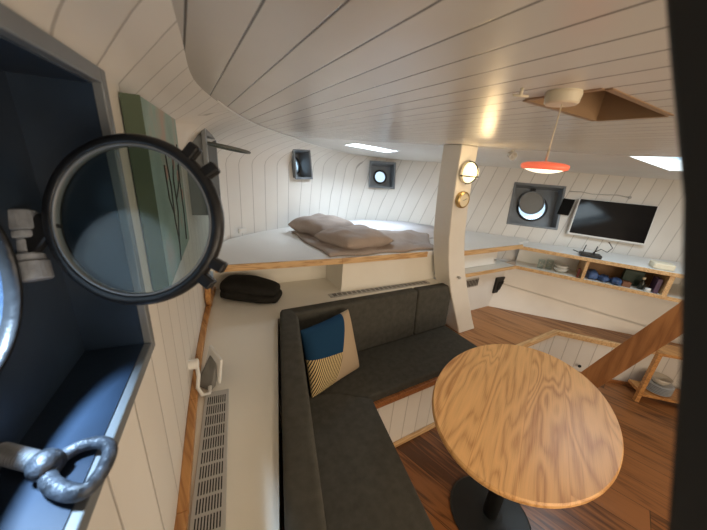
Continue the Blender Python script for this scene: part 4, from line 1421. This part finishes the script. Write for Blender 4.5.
bm = bmesh.new(); obox(bm, fpz(1.0, 0.08, 0.885 + 0.06), FD, FN, (0, 0, 1), 0.03, 0.10, 0.12)
tag(obj('purple_book', bm, plain('purple_cover', (0.075, 0.04, 0.085, 1), 0.5), bevel=0.002), 'dark purple book upright at the right end of the niche', 'book')

# ------------------------------------------------------------------ plate rack at floor level
rk = empty('plate_rack', (3.3, 0.3, 0.0))
rd_ = Vector((0.72, -0.69, 0)).normalized(); rn_ = Vector((0.69, 0.72, 0)).normalized()
R0 = Vector((3.10, 0.43, 0))
for s in (0.0, 0.62):
    bm = bmesh.new(); p = R0 + rd_ * s
    obox(bm, p + Vector((0, 0, 0.24)), rd_, rn_, (0, 0, 1), 0.03, 0.03, 0.48)
    unp(obj('post', bm, M['trim']), rk)
for nm, z in (('lower_board', 0.075), ('upper_board', 0.468)):
    bm = bmesh.new(); obox(bm, R0 + rd_ * 0.31 + rn_ * 0.075 + Vector((0, 0, z)), rd_, rn_, (0, 0, 1), 0.60, 0.18, 0.024)
    unp(obj(nm, bm, M['trim']), rk)
tag(rk, 'low pine rack of plates beside the foot of the stair stringer', 'rack')
plate_m = plain('stoneware', (0.42, 0.44, 0.46, 1), 0.25)
pc_ = R0 + rd_ * 0.15 + rn_ * 0.075
prof_pl = [(0, 0.0), (0.05, 0.0), (0.053, 0.004), (0.083, 0.012), (0.094, 0.017), (0.093, 0.020), (0.08, 0.016), (0.05, 0.008), (0, 0.007)]
bm = bmesh.new(); lathe(bm, (0, 0, 0), (0, 0, 1), prof_pl, 36)
pl0 = obj('plate', bm, plate_m, smooth=True)
names = ['lowest', 'second from the bottom', 'third from the bottom', 'fourth from the bottom', 'fifth from the bottom', 'topmost']
for k in range(6):
    o = pl0 if k == 0 else pl0.copy()
    if k: C.objects.link(o)
    o.location = pc_ + Vector((0, 0, 0.088 + k * 0.013))
    tag(o, 'grey stoneware plate, %s of the stack in the low rack' % names[k], 'plate', 'plates stacked in the low rack')
tag(lathe_obj('bowl', pc_ + Vector((0.0, 0.0, 0.088 + 0.065 + 0.010)), [(0, 0.0), (0.035, 0.0), (0.05, 0.02), (0.068, 0.06), (0.066, 0.06), (0.045, 0.02), (0, 0.008)], plain('cream_bowl', (0.5, 0.46, 0.38, 1), 0.3)), 'cream bowl standing on the stack of plates in the low rack', 'bowl')

# ------------------------------------------------------------------ dark post right beside the camera
bm = bmesh.new()
L_ = [Vector((0.1613, 0.0969, 1.8522)), Vector((0.1572, 0.0542, 1.7433)), Vector((0.1560, 0.0351, 1.6957)), Vector((0.1490, 0.0165, 1.6409)), Vector((0.1380, -0.0027, 1.5789)), Vector((0.1143, -0.0401, 1.4548))]
rail_w, rail_t = Vector((0.0435, -0.0244, 0.0037)), Vector((0.0096, 0.0162, -0.0067))   # across and along the rail's section
dwn = (L_[-1] - L_[-2]).normalized()
L_.append(L_[-1] + dwn * ((L_[-1].z - 0.91) / -dwn.z))
top_d = (L_[0] - L_[1]).normalized()
L_.insert(0, L_[0] + top_d * ((1.855 - L_[0].z) / top_d.z) if L_[0].z < 1.855 else L_[0])
prev = None
for p in L_:
    r = [bm.verts.new(q) for q in (p, p + rail_w, p + rail_w - rail_t, p - rail_t)]
    if prev:
        for i in range(4):
            bm.faces.new((prev[i], prev[(i + 1) % 4], r[(i + 1) % 4], r[i]))
    else:
        bm.faces.new(r)
    prev = r
bm.faces.new(prev)
dk = obj('handrail', bm, M['dark_post'], bevel=0.003)
tag(dk, 'out of focus black upright rail filling the right edge of the view', 'rail')
